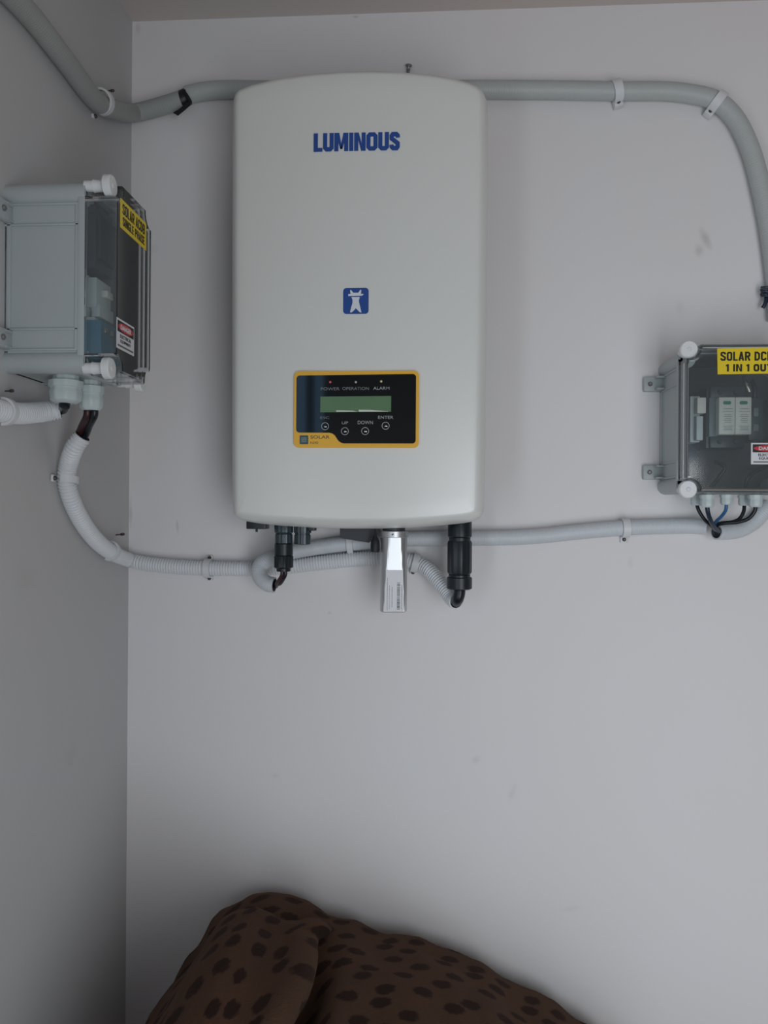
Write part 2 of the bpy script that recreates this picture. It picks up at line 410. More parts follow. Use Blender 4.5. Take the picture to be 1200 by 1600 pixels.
for a, b in zip(rings, rings[1:]):
    for i in range(len(a)): bm.faces.new((a[i], a[(i+1) % len(a)], b[(i+1) % len(a)], b[i]))
bm.faces.new(rings[-1]); 
# hollow back lip
lip = inset(.004, -.105, 0); 
for i in range(len(lip)): bm.faces.new((rings[0][i], rings[0][(i+1) % len(lip)], lip[(i+1) % len(lip)], lip[i]))
lip2 = inset(.004, -.115, 0)
for i in range(len(lip)): bm.faces.new((lip[i], lip[(i+1) % len(lip)], lip2[(i+1) % len(lip)], lip2[i]))
bm.faces.new(lip2)
finish('front_cover', bm, M['cover'], inv, IL, smooth=60)
# chassis behind the cover
CB = zb + .014
bm = bmesh.new(); box(bm, (cx, -.085, (zt-.03+CB)/2), (2*HW-.02, .06, zt-.03-CB), .004)
finish('chassis', bm, M['chassis'], inv, IL)
bm = bmesh.new()
box(bm, (cx, -.052, (zt+zb)/2), (2*HW-.05, .008, zt-zb-.12), .001)
for i in range(19): box(bm, (cx-HW+.034+i*(2*HW-.068)/18, -.034, (zt+zb)/2), (.003, .034, zt-zb-.13))
finish('heat_sink', bm, M['alu'], inv, IL)
for z in (zt-.16, zb+.2): bm = bmesh.new(); box(bm, (cx, -.0085, z), (.22, .017, .04), .001); finish('mounting_bracket', bm, M['steel_screw'], inv, IL)

def fy(x): return YE-(YE-YA)*(1-((x-cx)/HW)**2)
# lettering LUMINOUS in heavy condensed strokes
def letter(bm, ch, x0, z0, w, h, s, y0, y1):
    x1, z1 = x0+w, z0+h; a = s/2; c = .28*w
    L = lambda *p: ribbon(bm, list(p), s, y0, y1)
    if ch == 'L': L((x0+a, z1), (x0+a, z0)); ribbon(bm, [(x0, z0+a*.85), (x1, z0+a*.85)], s*.85, y0, y1)
    if ch == 'U': L((x0+a, z1), (x0+a, z0+c+a*.3), (x0+a+c*.5, z0+a), (x1-a-c*.5, z0+a), (x1-a, z0+c+a*.3), (x1-a, z1))
    if ch == 'I': L((x0+w/2, z0), (x0+w/2, z1))
    if ch == 'M':
        L((x0+a, z0), (x0+a, z1)); L((x1-a, z0), (x1-a, z1)); m = (x0+x1)/2
        prism(bm, [(x0+a*.6, z1), (x0+2*a+a*.4, z1), (m+a*.5, z0+.12*h), (m-a*.5, z0+.12*h)], y0, y1)
        prism(bm, [(x1-2*a-a*.4, z1), (x1-a*.6, z1), (m+a*.5, z0+.12*h), (m-a*.5, z0+.12*h)], y0, y1)
    if ch == 'N':
        L((x0+a, z0), (x0+a, z1)); L((x1-a, z0), (x1-a, z1))
        prism(bm, [(x0+a, z1), (x0+2*a+a*.2, z1), (x1-a, z0), (x1-2*a-a*.2, z0)], y0, y1)
    if ch == 'O':
        L((x0+w/2, z0+a), (x0+a+c*.5, z0+a), (x0+a, z0+c+a*.3), (x0+a, z1-c-a*.3), (x0+a+c*.5, z1-a), (x1-a-c*.5, z1-a), (x1-a, z1-c-a*.3), (x1-a, z0+c+a*.3), (x1-a-c*.5, z0+a), (x0+w/2, z0+a))
    m = (x0+x1)/2; zm = z0+h*.5
    if ch == '1': L((m+a*.6, z0), (m+a*.6, z1)); ribbon(bm, [(x0, z1-h*.20), (m+a*.6, z1-h*.14)], s*.8, y0, y1)
    if ch == 'T': L((m, z0), (m, z1)); ribbon(bm, [(x0, z1-a*.85), (x1, z1-a*.85)], s*.85, y0, y1)
    if ch == 'H': L((x0+a, z0), (x0+a, z1)); L((x1-a, z0), (x1-a, z1)); ribbon(bm, [(x0, zm), (x1, zm)], s*.8, y0, y1)
    if ch == 'E':
        L((x0+a, z0), (x0+a, z1))
        for zz in (z0+a*.85, zm, z1-a*.85): ribbon(bm, [(x0, zz), (x1, zz)], s*.8, y0, y1)
    if ch == 'A': L((x0+a*.9, z0), (m, z1)); L((x1-a*.9, z0), (m, z1)); ribbon(bm, [(x0+a, z0+h*.27), (x1-a, z0+h*.27)], s*.8, y0, y1); prism(bm, [(m-a, z1), (m+a, z1), (m+a, z1-h*.12), (m-a, z1-h*.12)], y0, y1)
    if ch == 'D': L((x0+a, z0), (x0+a, z1)); L((x0+a, z1-a), (x1-a-c, z1-a), (x1-a, z1-a-c), (x1-a, z0+a+c), (x1-a-c, z0+a), (x0+a, z0+a))
    if ch in 'PRB':
        L((x0+a, z0), (x0+a, z1)); L((x0+a, z1-a), (x1-a-c*.7, z1-a), (x1-a, z1-a-c*.7), (x1-a, zm+c*.5), (x1-a-c*.7, zm-a*.2), (x0+a, zm-a*.2))
        if ch == 'R': L((m, zm), (x1-a*.9, z0))
        if ch == 'B': L((x1-a-c*.7, zm-a*.2), (x1-a, zm-c*.6), (x1-a, z0+a+c*.7), (x1-a-c*.7, z0+a), (x0+a, z0+a))
    if ch in 'CG':
        L((x1-a, z1-.30*h), (x1-a, z1-a-c*.5), (x1-a-c*.5, z1-a), (x0+a+c*.5, z1-a), (x0+a, z1-a-c*.5), (x0+a, z0+a+c*.5), (x0+a+c*.5, z0+a), (x1-a-c*.5, z0+a), (x1-a, z0+a+c*.5), (x1-a, z0+.32*h))
        if ch == 'G': L((x1-a, z0), (x1-a, z0+.46*h)); ribbon(bm, [(m, z0+.44*h), (x1, z0+.44*h)], s*.75, y0, y1)
    if ch == 'S':
        L((x1-a*.9, z1-.30*h), (x1-a, z1-a-c*.5), (x1-a-c*.5, z1-a), (x0+a+c*.4, z1-a), (x0+a, z1-a-c*.6), (x0+a, z1-.36*h), (x1-a, z0+.38*h), (x1-a, z0+a+c*.6), (x1-a-c*.4, z0+a), (x0+a+c*.5, z0+a), (x0+a, z0+a+c*.5), (x0+a*.9, z0+.30*h))
def stroke_text(s_, w, h, cx_, cz_, y, wt=.33, thick=.0003):
    wd = {'I': .36, '1': .50, ' ': .42, 'M': 1.25, 'N': 1.05, 'L': .82, 'E': .82, 'T': .9}
    tot = sum(wd.get(c, 1) for c in s_) + .16*(len(s_)-1); k = w/tot; bm = bmesh.new(); x = cx_-w/2
    for c in s_:
        q = wd.get(c, 1); letter(bm, c, x, cz_-h/2, q*k, h, wt*k, y-thick, y); x += (q+.16)*k
    return bm
a0, a1 = P(490, 236.5, YA-.001), P(624.5, 234, YA-.001); ht = .0245; W_ = a1.x-a0.x
ws = [('L', .82), ('U', 1), ('M', 1.32), ('I', .42), ('N', 1.08), ('O', 1.05), ('U', 1), ('S', .95)]
gap = .07; tot = sum(x for _, x in ws)+gap*7; k = W_/tot; bm = bmesh.new(); x = a0.x
for ch, wd in ws:
    letter(bm, ch, x, 0, wd*k, ht, .385*k, YA-.0006, YA+.004); x += (wd+gap)*k
tl = math.atan2(a1.z-a0.z, a1.x-a0.x)
for v in bm.verts: v.co.z += a0.z + (v.co.x-a0.x)*math.tan(tl)
finish('brand_lettering', bm, M['blue'], inv, IL, smooth=0)
# square emblem: a blue rounded tile with a pale hat and mantle figure
c0, c1 = P(536, 490.5, YA-.001), P(576, 449.5, YA-.001); s = (c1.x-c0.x)/400.0
ex, ez = c0.x, c0.z
bm = bmesh.new(); prism(bm, rrect(c0.x, c1.x, c0.z, c1.z, .0045), YA-.0006, YA+.003)
emb = finish('emblem_tile', bm, M['blue'], inv, IL, smooth=0)
E_ = lambda pts: [(ex+(a-360)*s, c1.z-(b-195)*s) for a, b in pts]
bm = bmesh.new()
prism(bm, E_([(440, 322), (440, 292), (478, 288), (468, 240), (480, 224), (494, 240), (520, 272), (598, 272), (622, 235), (636, 222), (646, 238), (640, 290), (680, 292), (680, 302), (655, 320)]), YA-.0012, YA-.0004)
prism(bm, E_([(492, 340), (622, 340), (608, 390), (612, 430), (628, 490), (650, 580), (622, 578), (585, 540), (560, 514), (535, 545), (496, 580), (470, 578), (488, 500), (508, 430), (508, 385)]), YA-.0012, YA-.0004)
finish('emblem_figure', bm, M['emblem_light'], emb, IL, smooth=0)
# control panel
k0, k1 = P(459, 699.5, YA-.002), P(655, 579.5, YA-.002)
pw, ph = k1.x-k0.x, k1.z-k0.z
yp = YA-.0025
bm = bmesh.new(); prism(bm, rrect(k0.x, k1.x, k0.z, k1.z, .007), yp, YE+.002)
pan = finish('control_panel', bm, M['yellow_plate'], inv, IL, smooth=30)
U = lambda a, b: (k0.x+(a-92)/988*pw, k1.z-(b-98)/605*ph)      # panel drawing units
def PO(pts): return [U(a, b) for a, b in pts]
def arc(cx_, cy_, r, a0, a1, n=6): return [(cx_+r*math.cos(math.radians(a0+(a1-a0)*i/n)), cy_-r*math.sin(math.radians(a0+(a1-a0)*i/n))) for i in range(n+1)]
bm = bmesh.new()
poly = arc(1030, 150, 26, 0, 90) + arc(138, 158, 26, 90, 180) + arc(138, 558, 26, 180, 270) + [(375, 585), (400, 591), (420, 606), (445, 645), (465, 662), (490, 669)] + arc(1030, 643, 26, 270, 360)
prism(bm, PO(poly), yp-.0008, yp+.0004)
gls = finish('display_window', bm, M['glass_black'], pan, IL, smooth=0)
yg = yp-.0008
bm = bmesh.new(); prism(bm, PO([(303, 300), (862, 296), (862, 420), (303, 424)]), yg-.0005, yg+.0002)
finish('lcd_screen', bm, M['lcd'], pan, IL, smooth=0)
bm = bmesh.new(); prism(bm, PO([(607, 404), (700, 406), (840, 416), (840, 420), (607, 420)]), yg-.0008, yg-.0004); prism(bm, PO([(430, 408), (560, 411), (600, 420), (430, 421)]), yg-.0008, yg-.0004)
finish('screen_edge', bm, M['lcd_edge'], pan, IL, smooth=0)
for a, b, m_ in ((380, 185, 'led_red'), (583, 186, 'led_grey'), (783, 181, 'led_amber')):
    x, z = U(a, b); bm = bmesh.new(); lathe(bm, (x, yg, z), (x, yg-.0012, z), [(0, .0016), (.6, .0015), (1, .0008)], 12)
    finish('indicator_light', bm, M[m_], pan, IL)
def ptext(s_, a0_, a1_, b0_, b1_, m_, name='caption', bold=.008):
    x0, z1 = U(a0_, b0_); x1, z0 = U(a1_, b1_)
    return finish(name, text_bm(s_, x1-x0, z1-z0, (x0+x1)/2, (z0+z1)/2, yg+.0001, bold, .0004), M[m_], pan, IL, smooth=0)
ptext('POWER', 305, 455, 226, 250, 'print_dim'); ptext('OPERATION', 476, 686, 224, 248, 'print_dim'); ptext('ALARM', 720, 848, 222, 246, 'print_grey')
ptext('ESC', 303, 375, 456, 476, 'print_dim'); ptext('UP', 474, 524, 496, 518, 'print_grey'); ptext('DOWN', 600, 720, 490, 518, 'print_grey'); ptext('ENTER', 760, 880, 452, 476, 'print_grey')
for a, b in ((342, 534), (499, 573), (659, 572), (820, 530)):
    x, z = U(a, b); bm = bmesh.new()
    n = 24; r1, r0 = .0052, .0044; ro = []
    for rr, yy in ((r1, yg+.0001), (r1, yg-.0006), (r0, yg-.0006), (r0, yg+.0001)):
        ro.append([bm.verts.new((x+rr*math.cos(2*PI*i/n), yy, z+rr*math.sin(2*PI*i/n))) for i in range(n)])
    for q in range(3):
        for i in range(n): bm.faces.new((ro[q][i], ro[q][(i+1) % n], ro[q+1][(i+1) % n], ro[q+1][i]))
    bt = finish('button', bm, M['print_grey'], pan, IL)
    bm = bmesh.new(); lathe(bm, (x, yg+.0001, z), (x, yg-.0012, z), [(0, .0036), (.5, .0036), (1, .0030)], 20)
    finish('button_dome', bm, M['glass_black'], bt, IL)
    bm = bmesh.new(); box(bm, (x+.0006, yg-.0014, z-.0006), (.0034, .0006, .0018), .0003)
    finish('button_mark', bm, M['steel'], bt, IL)
x0, z0 = U(140, 676); x1, z1 = U(208, 606); bm = bmesh.new(); prism(bm, rrect(x0, x1, z0, z1, .001), yp-.0005, yp+.0002)
mk = finish('small_emblem', bm, M['teal'], pan, IL, smooth=0)
bm = bmesh.new()
for q in range(3): 
    zz = z0+(z1-z0)*(.28+.22*q); box(bm, ((x0+x1)/2, yp-.0006, zz), ((x1-x0)*.62, .0004, .0008))
    xx = x0+(x1-x0)*(.28+.22*q); box(bm, (xx, yp-.0006, (z0+z1)/2), (.0008, .0004, (z1-z0)*.55))
finish('emblem_grid', bm, M['print_grey'], mk, IL, smooth=0)
yg = yp
ptext('SOLAR', 225, 378, 606, 632, 'plate_text'); ptext('NXI', 225, 286, 654, 674, 'plate_text', bold=0)

# undersides: switch, ports, bracket (parts of the inverter)
YD = -.10
def SC(px, py, y): return P(px, py, y)
a = P(388, 815, YD); b = P(418, 826.5, YD); bm = bmesh.new(); box(bm, ((a.x+b.x)/2, YD, (CB+b.z)/2), (b.x-a.x, .026, CB-b.z), .0012)
c = P(403, 831, YD); cyl(bm, ((a.x+b.x)/2, YD-.008, b.z), ((a.x+b.x)/2, YD-.008, c.z), .0017, 10)
finish('isolator_switch', bm, M['black_plastic'], inv, IL)
c = P(472.5, 851, YD); bm = bmesh.new(); h = CB-c.z
lathe(bm, (c.x, YD, CB), (c.x, YD, c.z), [(0, .0125), (.55, .0125), (.56, .0108), (.62, .0108), (.63, .0118), (.97, .0115), (1, .010)], 48, ribs=24, rdepth=.0008)
finish('spare_port', bm, M['black_ribbed'], inv, IL)
c = P(488, 827, YD); bm = bmesh.new(); box(bm, (c.x, YD, (CB+c.z)/2), (.010, .02, CB-c.z+.004), .001); finish('port_block', bm, M['black_plastic'], inv, IL)
pts = [(531, 818), (531, 840), (535, 841.5), (576, 848), (583, 838), (590, 834), (596, 818)]
Y2 = -.088; bm = bmesh.new(); prism(bm, [(P(a, b, Y2).x, P(a, b, Y2).z) for a, b in pts], Y2, Y2+.035)
finish('cable_bracket', bm, M['bracket'], inv, IL, smooth=0)
c0 = P(586.5, 822, -.105); c1 = P(586, 863, -.105); bm = bmesh.new()
lathe(bm, c1, c0, [(0, .004), (.03, .0062), (.25, .0066), (.42, .0062), (.55, .0038), (.66, .0016), (1, .0013)], 20)
finish('rubber_port_plug', bm, M['rubber'], inv, IL)

# ------------------------------------------------------------ cable connectors
def connector(name, px, y, segs, m_, label, grp=None, ribs=0):
    """segs: list of (py_top, py_bottom, half width px, part name, material)"""
    top = P(px, segs[0][0], y); top.z = max(top.z, CB)
    t = empty(name, (top.x, y, P(px, segs[-1][1], y).z), label, 'cable connector', grp)
    d = (P(px+1, segs[0][0], y)-P(px, segs[0][0], y)).length
    for i, (a, b, hw, pn, mm, rb) in enumerate(segs):
        pa, pb = P(px, a, y), P(px, b, y); pa.x = pb.x = top.x
        if i == 0: pa.z = top.z
        bm = bmesh.new(); r = hw*d
        lathe(bm, pa, pb, [(0, r*.93), (.06, r), (.9, r), (1, r*.82)], 48, ribs=rb, rdepth=r*.07 if rb else 0)
        finish(pn, bm, M[mm], t, t.location)
    return t
connector('ac_connector', 718.5, -.085, [(818, 841, 18.8, 'port_collar', 'black_plastic', 0), (840, 846, 17, 'neck', 'black_plastic', 0), (845, 899, 19.2, 'connector_body', 'black_plastic', 16), (898, 903, 17, 'neck', 'black_plastic', 0), (901.5, 921, 19.8, 'lock_nut', 'black_plastic', 0)],
          None, 'thick black cable connector hanging under the right end of the inverter')
connector('solar_connector', 443.5, -.10, [(818, 834, 14.5, 'port_collar', 'black_ribbed', 24), (834, 850, 13.5, 'ribbed_sleeve', 'black_ribbed', 24), (849, 869, 14.2, 'connector_body', 'black_plastic', 0), (868, 888, 14.8, 'lock_nut', 'black_plastic', 18), (887, 893, 11, 'tail', 'black_plastic', 0)],
          None, 'slim black ribbed cable connector hanging under the left end of the inverter')

# ------------------------------------------------------------ silver stick
YS = -.098
ct = P(615.5, 828, YS); cbm = P(615.5, 955.5, YS); ct.z = CB
stk = empty('wifi_logger_stick', (ct.x, YS, cbm.z), 'silver metal data logger stick with white barcode sticker plugged under the inverter', 'data logger')
SL = stk.location
R1 = .0193; z1 = P(615, 839, YS).z; z0 = cbm.z
ROT = math.radians(7)
def srot(x, y, z): return Vector((ct.x+x*math.cos(ROT)-y*math.sin(ROT), YS+x*math.sin(ROT)+y*math.cos(ROT), z))
bm = bmesh.new(); rings = []
def cflat(t): return (.0176*(1-t)+.0123*t)
for t, rr in [(0, R1)]+[(i/14, R1) for i in range(1, 14)]+[(.985, R1), (.995, R1*.97), (1, R1*.92)]:
    ring = []; c_ = cflat(t)
    for i in range(64):
        a = 2*PI*i/64; x, y = rr*math.cos(a), rr*math.sin(a); y = max(y, -c_*rr/R1)
        ring.append(bm.verts.new(srot(x, y, z1+(z0-z1)*t)))
    rings.append(ring)
for a, b in zip(rings, rings[1:]):
    for i in range(64): bm.faces.new((a[i], a[(i+1) % 64], b[(i+1) % 64], b[i]))
bm.faces.new(rings[0]); bm.faces.new(rings[-1][::-1])
body = finish('stick_body', bm, M['silver'], stk, SL, smooth=14)
bm = bmesh.new(); lathe(bm, (ct.x, YS, P(615, 829.5, YS).z), (ct.x, YS, z1-.0005), [(0, .019), (.08, .0203), (.92, .0203), (1, .0195)], 48)
finish('collar', bm, M['silver'], stk, SL)
bm = bmesh.new(); lathe(bm, (ct.x, YS, CB), (ct.x, YS, P(615, 829.5, YS).z), [(0, .016), (1, .016)], 32); finish('thread', bm, M['bracket'], stk, SL)
bm = bmesh.new(); zc_ = (P(615, 829.5, YS).z+z1)/2
for xx, rr in ((-.004, .0011), (-.0025, .0009), (-.003, .0009)): box(bm, srot(xx, -.0204, zc_+(xx+.003)*.6), (rr*1.6, .0008, rr*1.4), .0002)
finish('collar_mark', bm, M['label_black'], stk, SL)
# label on the slanted flat
def flat(x, t, off): return srot(x, -cflat(t)-off, z1+(z0-z1)*t)
def fpatch(bm, x0, x1, t0, t1, o0, o1):
    vs = [bm.verts.new(flat(x, t, o)) for o in (o0, o1) for x, t in ((x0, t0), (x1, t0), (x1, t1), (x0, t1))]
    for f in ((0, 1, 2, 3), (4, 7, 6, 5), (0, 4, 5, 1), (1, 5, 6, 2), (2, 6, 7, 3), (3, 7, 4, 0)): bm.faces.new([vs[i] for i in f])
bm = bmesh.new()
oo = [(-.0118, .435), (.0122, .435), (.0142, .97), (.0128, .985), (-.0132, .985), (-.0142, .97)]
va = [bm.verts.new(flat(x, t, .0001)) for x, t in oo]; vb = [bm.verts.new(flat(x, t, .0006)) for x, t in oo]
bm.faces.new(va); bm.faces.new(vb[::-1])
for i in range(6): bm.faces.new((va[i], va[(i+1) % 6], vb[(i+1) % 6], vb[i]))
lab = finish('barcode_sticker', bm, M['label_white'], stk, SL, smooth=0)
bm = bmesh.new(); t = .60; rnd = random.Random(3)
while t < .955:
    wv = rnd.choice((.004, .006, .009, .012)); fpatch(bm, .0040, .0082, t, min(t+wv, .96), .0004, .0008); t += wv+rnd.choice((.004, .006, .008))
finish('barcode', bm, M['bar'], lab, SL, smooth=0)
bm = bmesh.new()
for x, t0, t1, ww in ((-.0098, .54, .96, .0010), (-.0068, .64, .95, .0007), (-.0030, .66, .92, .0011), (.0108, .63, .96, .0011)):
    t = t0
    while t < t1:
        wv = rnd.uniform(.004, .014); fpatch(bm, x-ww/2, x+ww/2*rnd.uniform(.5, 1), t, t+wv, .0004, .0008); t += wv+rnd.uniform(.003, .007)
finish('fine_print', bm, M['text_grey'], lab, SL, smooth=0)

# ------------------------------------------------------------ conduits
def conduit(name, pts, r, m_, label, corr=.05, pitch=.0042, o0=True, o1=True, cat='conduit', step=.005):
    bm = bmesh.new(); tube(bm, pts, r, 22, corr=corr, pitch=pitch, open0=o0, open1=o1, step=step, rin=r*.82)
    lo = pts[0]; return tag(finish(name, bm, [M[m_], M['hole']], None, tuple(lo), smooth=50), label, cat)
ra = .0135
W = lambda px, py, off: P(px, py, -off)
WL = lambda px, py, off: PX(px, py, XL+off)
conduit('conduit', [W(292, 149, .016), W(318, 143, .016), W(360, 140, .0145), W(440, 141, .0145), W(560, 141, .0145), W(730, 140, .0145), W(870, 141, .0145), W(960, 142.5, .0145), W(1035, 142.5, .0145), W(1080, 147, .0145), W(1117, 157, .0155), W(1146, 182, .015), W(1167, 220, .0145), W(1183, 268, .0145), W(1200, 347, .0145), W(1211, 427, .0145), W(1216, 500, .0145)],
        ra, 'conduit_grey', 'long grey conduit running behind the inverter top and bending down at the right edge', corr=.012, pitch=.004)
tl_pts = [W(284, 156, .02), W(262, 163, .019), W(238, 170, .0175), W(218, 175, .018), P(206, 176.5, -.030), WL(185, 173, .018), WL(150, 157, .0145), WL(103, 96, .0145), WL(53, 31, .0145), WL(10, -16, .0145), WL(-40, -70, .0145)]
conduit('conduit', tl_pts, .0135, 'conduit_shaded', 'dim grey conduit climbing the left wall and bending round the top of the room corner', corr=.012, pitch=.004)
# black tape at the joint
bm = bmesh.new(); tube(bm, [W(292, 151, .0175), W(286, 155, .019), W(280, 157, .019)], .0128, 24)
tape = finish('joint_tape', bm, M['tape'], None, tuple(W(287, 154, .018)), smooth=50)
me_ = tape
bm = bmesh.new(); lo = tape.location.copy()
a = W(286, 152, .033)
def quadprism(bm, pxs, y0, th):
    v0 = [bm.verts.new(P(a_, b_, y0)) for a_, b_ in pxs]; v1 = [bm.verts.new(P(a_, b_, y0+th)) for a_, b_ in pxs]; n = len(v0)
    bm.faces.new(v0); bm.faces.new(v1[::-1])
    for i in range(n): bm.faces.new((v0[i], v1[i], v1[(i+1) % n], v0[(i+1) % n]))
quadprism(bm, [(273, 144), (288, 137), (290, 140), (289, 146), (283, 145)], -.022, .006)
finish('tape_end', bm, M['tape'], tape, lo, smooth=0)
bm = bmesh.new(); quadprism(bm, [(270, 176), (280, 170), (293, 160), (299, 158), (297, 165), (288, 173), (278, 181)], -.034, .008)
quadprism(bm, [(289, 139), (293, 148), (300, 158), (297, 163), (291, 152), (286, 140)], -.036, .004)
finish('tape_end', bm, M['tape'], tape, lo, smooth=0)
tag(tape, 'black insulating tape wrapped round the conduit joint beside the room corner', 'tape')

rb = .0118
conduit('conduit', [W(429, 914, .066), W(418, 912, .064), W(407, 902, .058), W(405, 888, .052), W(415, 876, .045), W(440, 866, .03), W(480, 858, .016), W(520, 852, .0125), W(560, 848, .0125), W(600, 844, .0125), W(640, 842, .0125), W(740, 841, .0125), W(800, 840, .0125), W(850, 837, .0125), W(900, 831.5, .0125), W(975, 825, .0125), W(1040, 822.5, .0125), W(1085, 822, .0135), W(1104, 824, .018)],
        rb, 'conduit', 'pale conduit looping under the inverter and running right to the DC box', corr=.02, pitch=.003)
conduit('conduit', [W(1119, 831, .034), W(1136, 831, .026), W(1158, 827, .018), W(1178, 815, .014), W(1190, 802, .014), W(1203, 789, .014)],
        rb, 'conduit', 'short pale conduit curving up behind the lower right junction box', corr=.02, pitch=.003)
conduit('corrugated_conduit', [WL(129, 681, .045), WL(117, 698, .034), WL(108, 722, .020), WL(104, 750, .0128), WL(112, 782, .0128), WL(130, 818, .0128), WL(152, 846, .0128), WL(176, 864, .0128), P(199, 874, -.020), W(225, 880, .0128), W(275, 885.5, .0125), W(330, 888, .0125), W(390, 888.5, .0125), W(440, 886, .0125), W(500, 879.5, .0125), W(560, 873.5, .0125), W(610, 872, .0125), W(648, 879, .0145), W(672, 893, .026), W(694, 918, .046), W(706, 935, .06), W(713, 940, .073)],
        rb, 'conduit_white', 'white corrugated conduit sweeping from the left wall box round the corner to the black connector', corr=.15, pitch=.0043)
conduit('corrugated_conduit', [WL(94, 640, .030), WL(78, 642, .020), WL(58, 644.5, .0135), WL(30, 646, .0128), WL(5, 643, .0128), WL(-25, 636, .0128), WL(-60, 628, .0128)],
        .0125, 'conduit_white', 'short white corrugated conduit entering the left picture edge beneath the left wall box', corr=.16, pitch=.0048)

# ------------------------------------------------------------ clips
def clip(c, d, n, r, label, ears=(1, 1), lift=0.0, width=.011, screws=(1, 1), arc0=-95, arc1=95, ear=.012, nail=None, scr='screw'):
    """strap over a pipe: c pipe centre, d pipe direction, n wall normal"""
    d = d.normalized(); n = n.normalized(); s = d.cross(n).normalized()      # s across the pipe along the wall
    root = empty('pipe_clip', tuple(c), label, 'pipe clip', 'clips holding the conduits'); lo = root.location
    bm = bmesh.new(); r0, r1 = r+.0002, r+.0032; prev = None; m = 20
    for i in range(m+1):
        a = math.radians(arc0+(arc1-arc0)*i/m)
        dirv = n*math.cos(a)+s*math.sin(a)
        ring = [bm.verts.new(c+dirv*rr+d*w_) for rr, w_ in ((r0, -width/2), (r1, -width/2), (r1, width/2), (r0, width/2))]
        if prev:
            for k in range(4): bm.faces.new((prev[k], prev[(k+1) % 4], ring[(k+1) % 4], ring[k]))
        else: bm.faces.new(ring)
        prev = ring
    bm.faces.new(prev[::-1])
    st = finish('strap', bm, M['clip'], root, lo)
    wd = r+.001   # distance to the wall
    R3 = Matrix((d, s, n)).transposed()
    for sg, on, sw in ((1, ears[1], screws[1]), (-1, ears[0], screws[0])):
        if not on: continue
        bm = bmesh.new(); ec = c + s*sg*(r+.001-lift*.6+ear/2) - n*(wd-.003-lift/2)
        box(bm, ec, (width, ear, .0035+lift), .0008, rot=R3)
        e = finish('foot', bm, M['clip'], root, lo)
        if sw:
            bm = bmesh.new(); q = ec + n*(.0015+lift/2)
            lathe(bm, q, q+n*.003, [(0, .0030), (.5, .0030), (1, .0018)], 12)
            finish('screw', bm, M[scr], e, lo)
    if nail:
        q, q2, rr = nail; bm = bmesh.new(); lathe(bm, q, q2, [(0, rr*.6), (.7, rr*.6), (.72, rr*1.4), (1, rr*1.4)], 10); finish('nail', bm, M['screw'], root, lo)
    return root
NB = Vector((0, -1, 0)); NL = Vector((1, 0, 0))
def dirp(a, b): return (b-a)
clip(W(963, 142.5, .0145), Vector((1, 0, .25)), NB, ra, 'white clip on the straight run of the top conduit right of the inverter', ears=(0, 1), width=.013, lift=.008)
clip(W(1121, 159, .0155), dirp(W(1105, 152, .015), W(1140, 177, .015)), NB, ra, 'white clip on the bend of the top conduit near the right edge', ears=(0, 1), width=.013, lift=.008)
clip(W(977, 825, .0125), Vector((1, 0, .02)), NB, rb, 'white clip with flaked plaster on the lower conduit left of the right edge box', ears=(0, 1), width=.011, ear=.010)
clip(W(325, 888, .0125), Vector((1, 0, 0)), NB, rb, 'white clip with two screws on the lower conduit between the room corner and inverter', width=.010, ear=.007)
clip(W(547, 850, .0125), Vector((1, 0, .08)), NB, rb, 'white clip on the upper of two conduits half hidden under the dark bracket', ears=(0, 1), width=.009, screws=(0, 0), ear=.006)
clip(W(649, 879.5, .0145), Vector((1, 0, -.25)), NB, rb, 'white clip on the corrugated conduit just right of the silver stick', ears=(0, 1), width=.009, screws=(0, 1), ear=.006)
clip(WL(158, 159, .0145), dirp(WL(146, 154, .0145), WL(176, 171, .0165)), NL, ra+.001, 'grey-white hook clip on the upper left wall beside the room corner', ears=(0, 1), width=.010, screws=(0, 1), ear=.006, nail=(PX(168, 142, XL), PX(177, 141.5, XL+.014), .0016))
clip(WL(172, 861, .0128), dirp(WL(160, 853, .0128), WL(184, 867, .0135)), NL, rb, 'white hook clip on the corrugated conduit low on the left wall near the corner', ears=(0, 0), width=.007, screws=(0, 0), arc0=-110, arc1=110,
     nail=(PX(181, 836, XL), PX(193, 834.5, XL+.018), .0016))
clip(WL(104, 750, .0128), dirp(WL(106, 742, .0128), WL(105, 760, .0128)), NL, rb, 'white clip across the upright corrugated conduit below the left wall box', width=.009, ear=.007)
clip(WL(6, 643, .0128), dirp(WL(20, 646, .0128), WL(-5, 642, .0128)), NL, .0125, 'white clip at the left picture edge around the short corrugated conduit', width=.008, screws=(0, 0),
     nail=(PX(8, 611, XL), PX(20, 610.5, XL+.012), .0014))
# flaked plaster and screws
def wall_screw(px, py, tilt, ln, r, label, m_='screw', name='wall_screw'):
    p = P(px, py, 0); q = P(px, py, 0)+Vector(tilt).normalized()*ln; bm = bmesh.new()
    lathe(bm, p, q, [(0, r*.55), (.1, r*.7), (.2, r*.55), (.3, r*.7), (.4, r*.55), (.5, r*.7), (.6, r*.55), (.74, r*.6), (.76, r*1.2), (.9, r*1.3), (1, r*.8)], 12)
    return tag(finish(name, bm, M[m_], None, tuple(p)), label, 'screw')
wall_screw(637, 118, (0.15, -.5, 1), .016, .0042, 'small bolt poking up from the wall just above the top edge of the inverter', 'steel_screw')
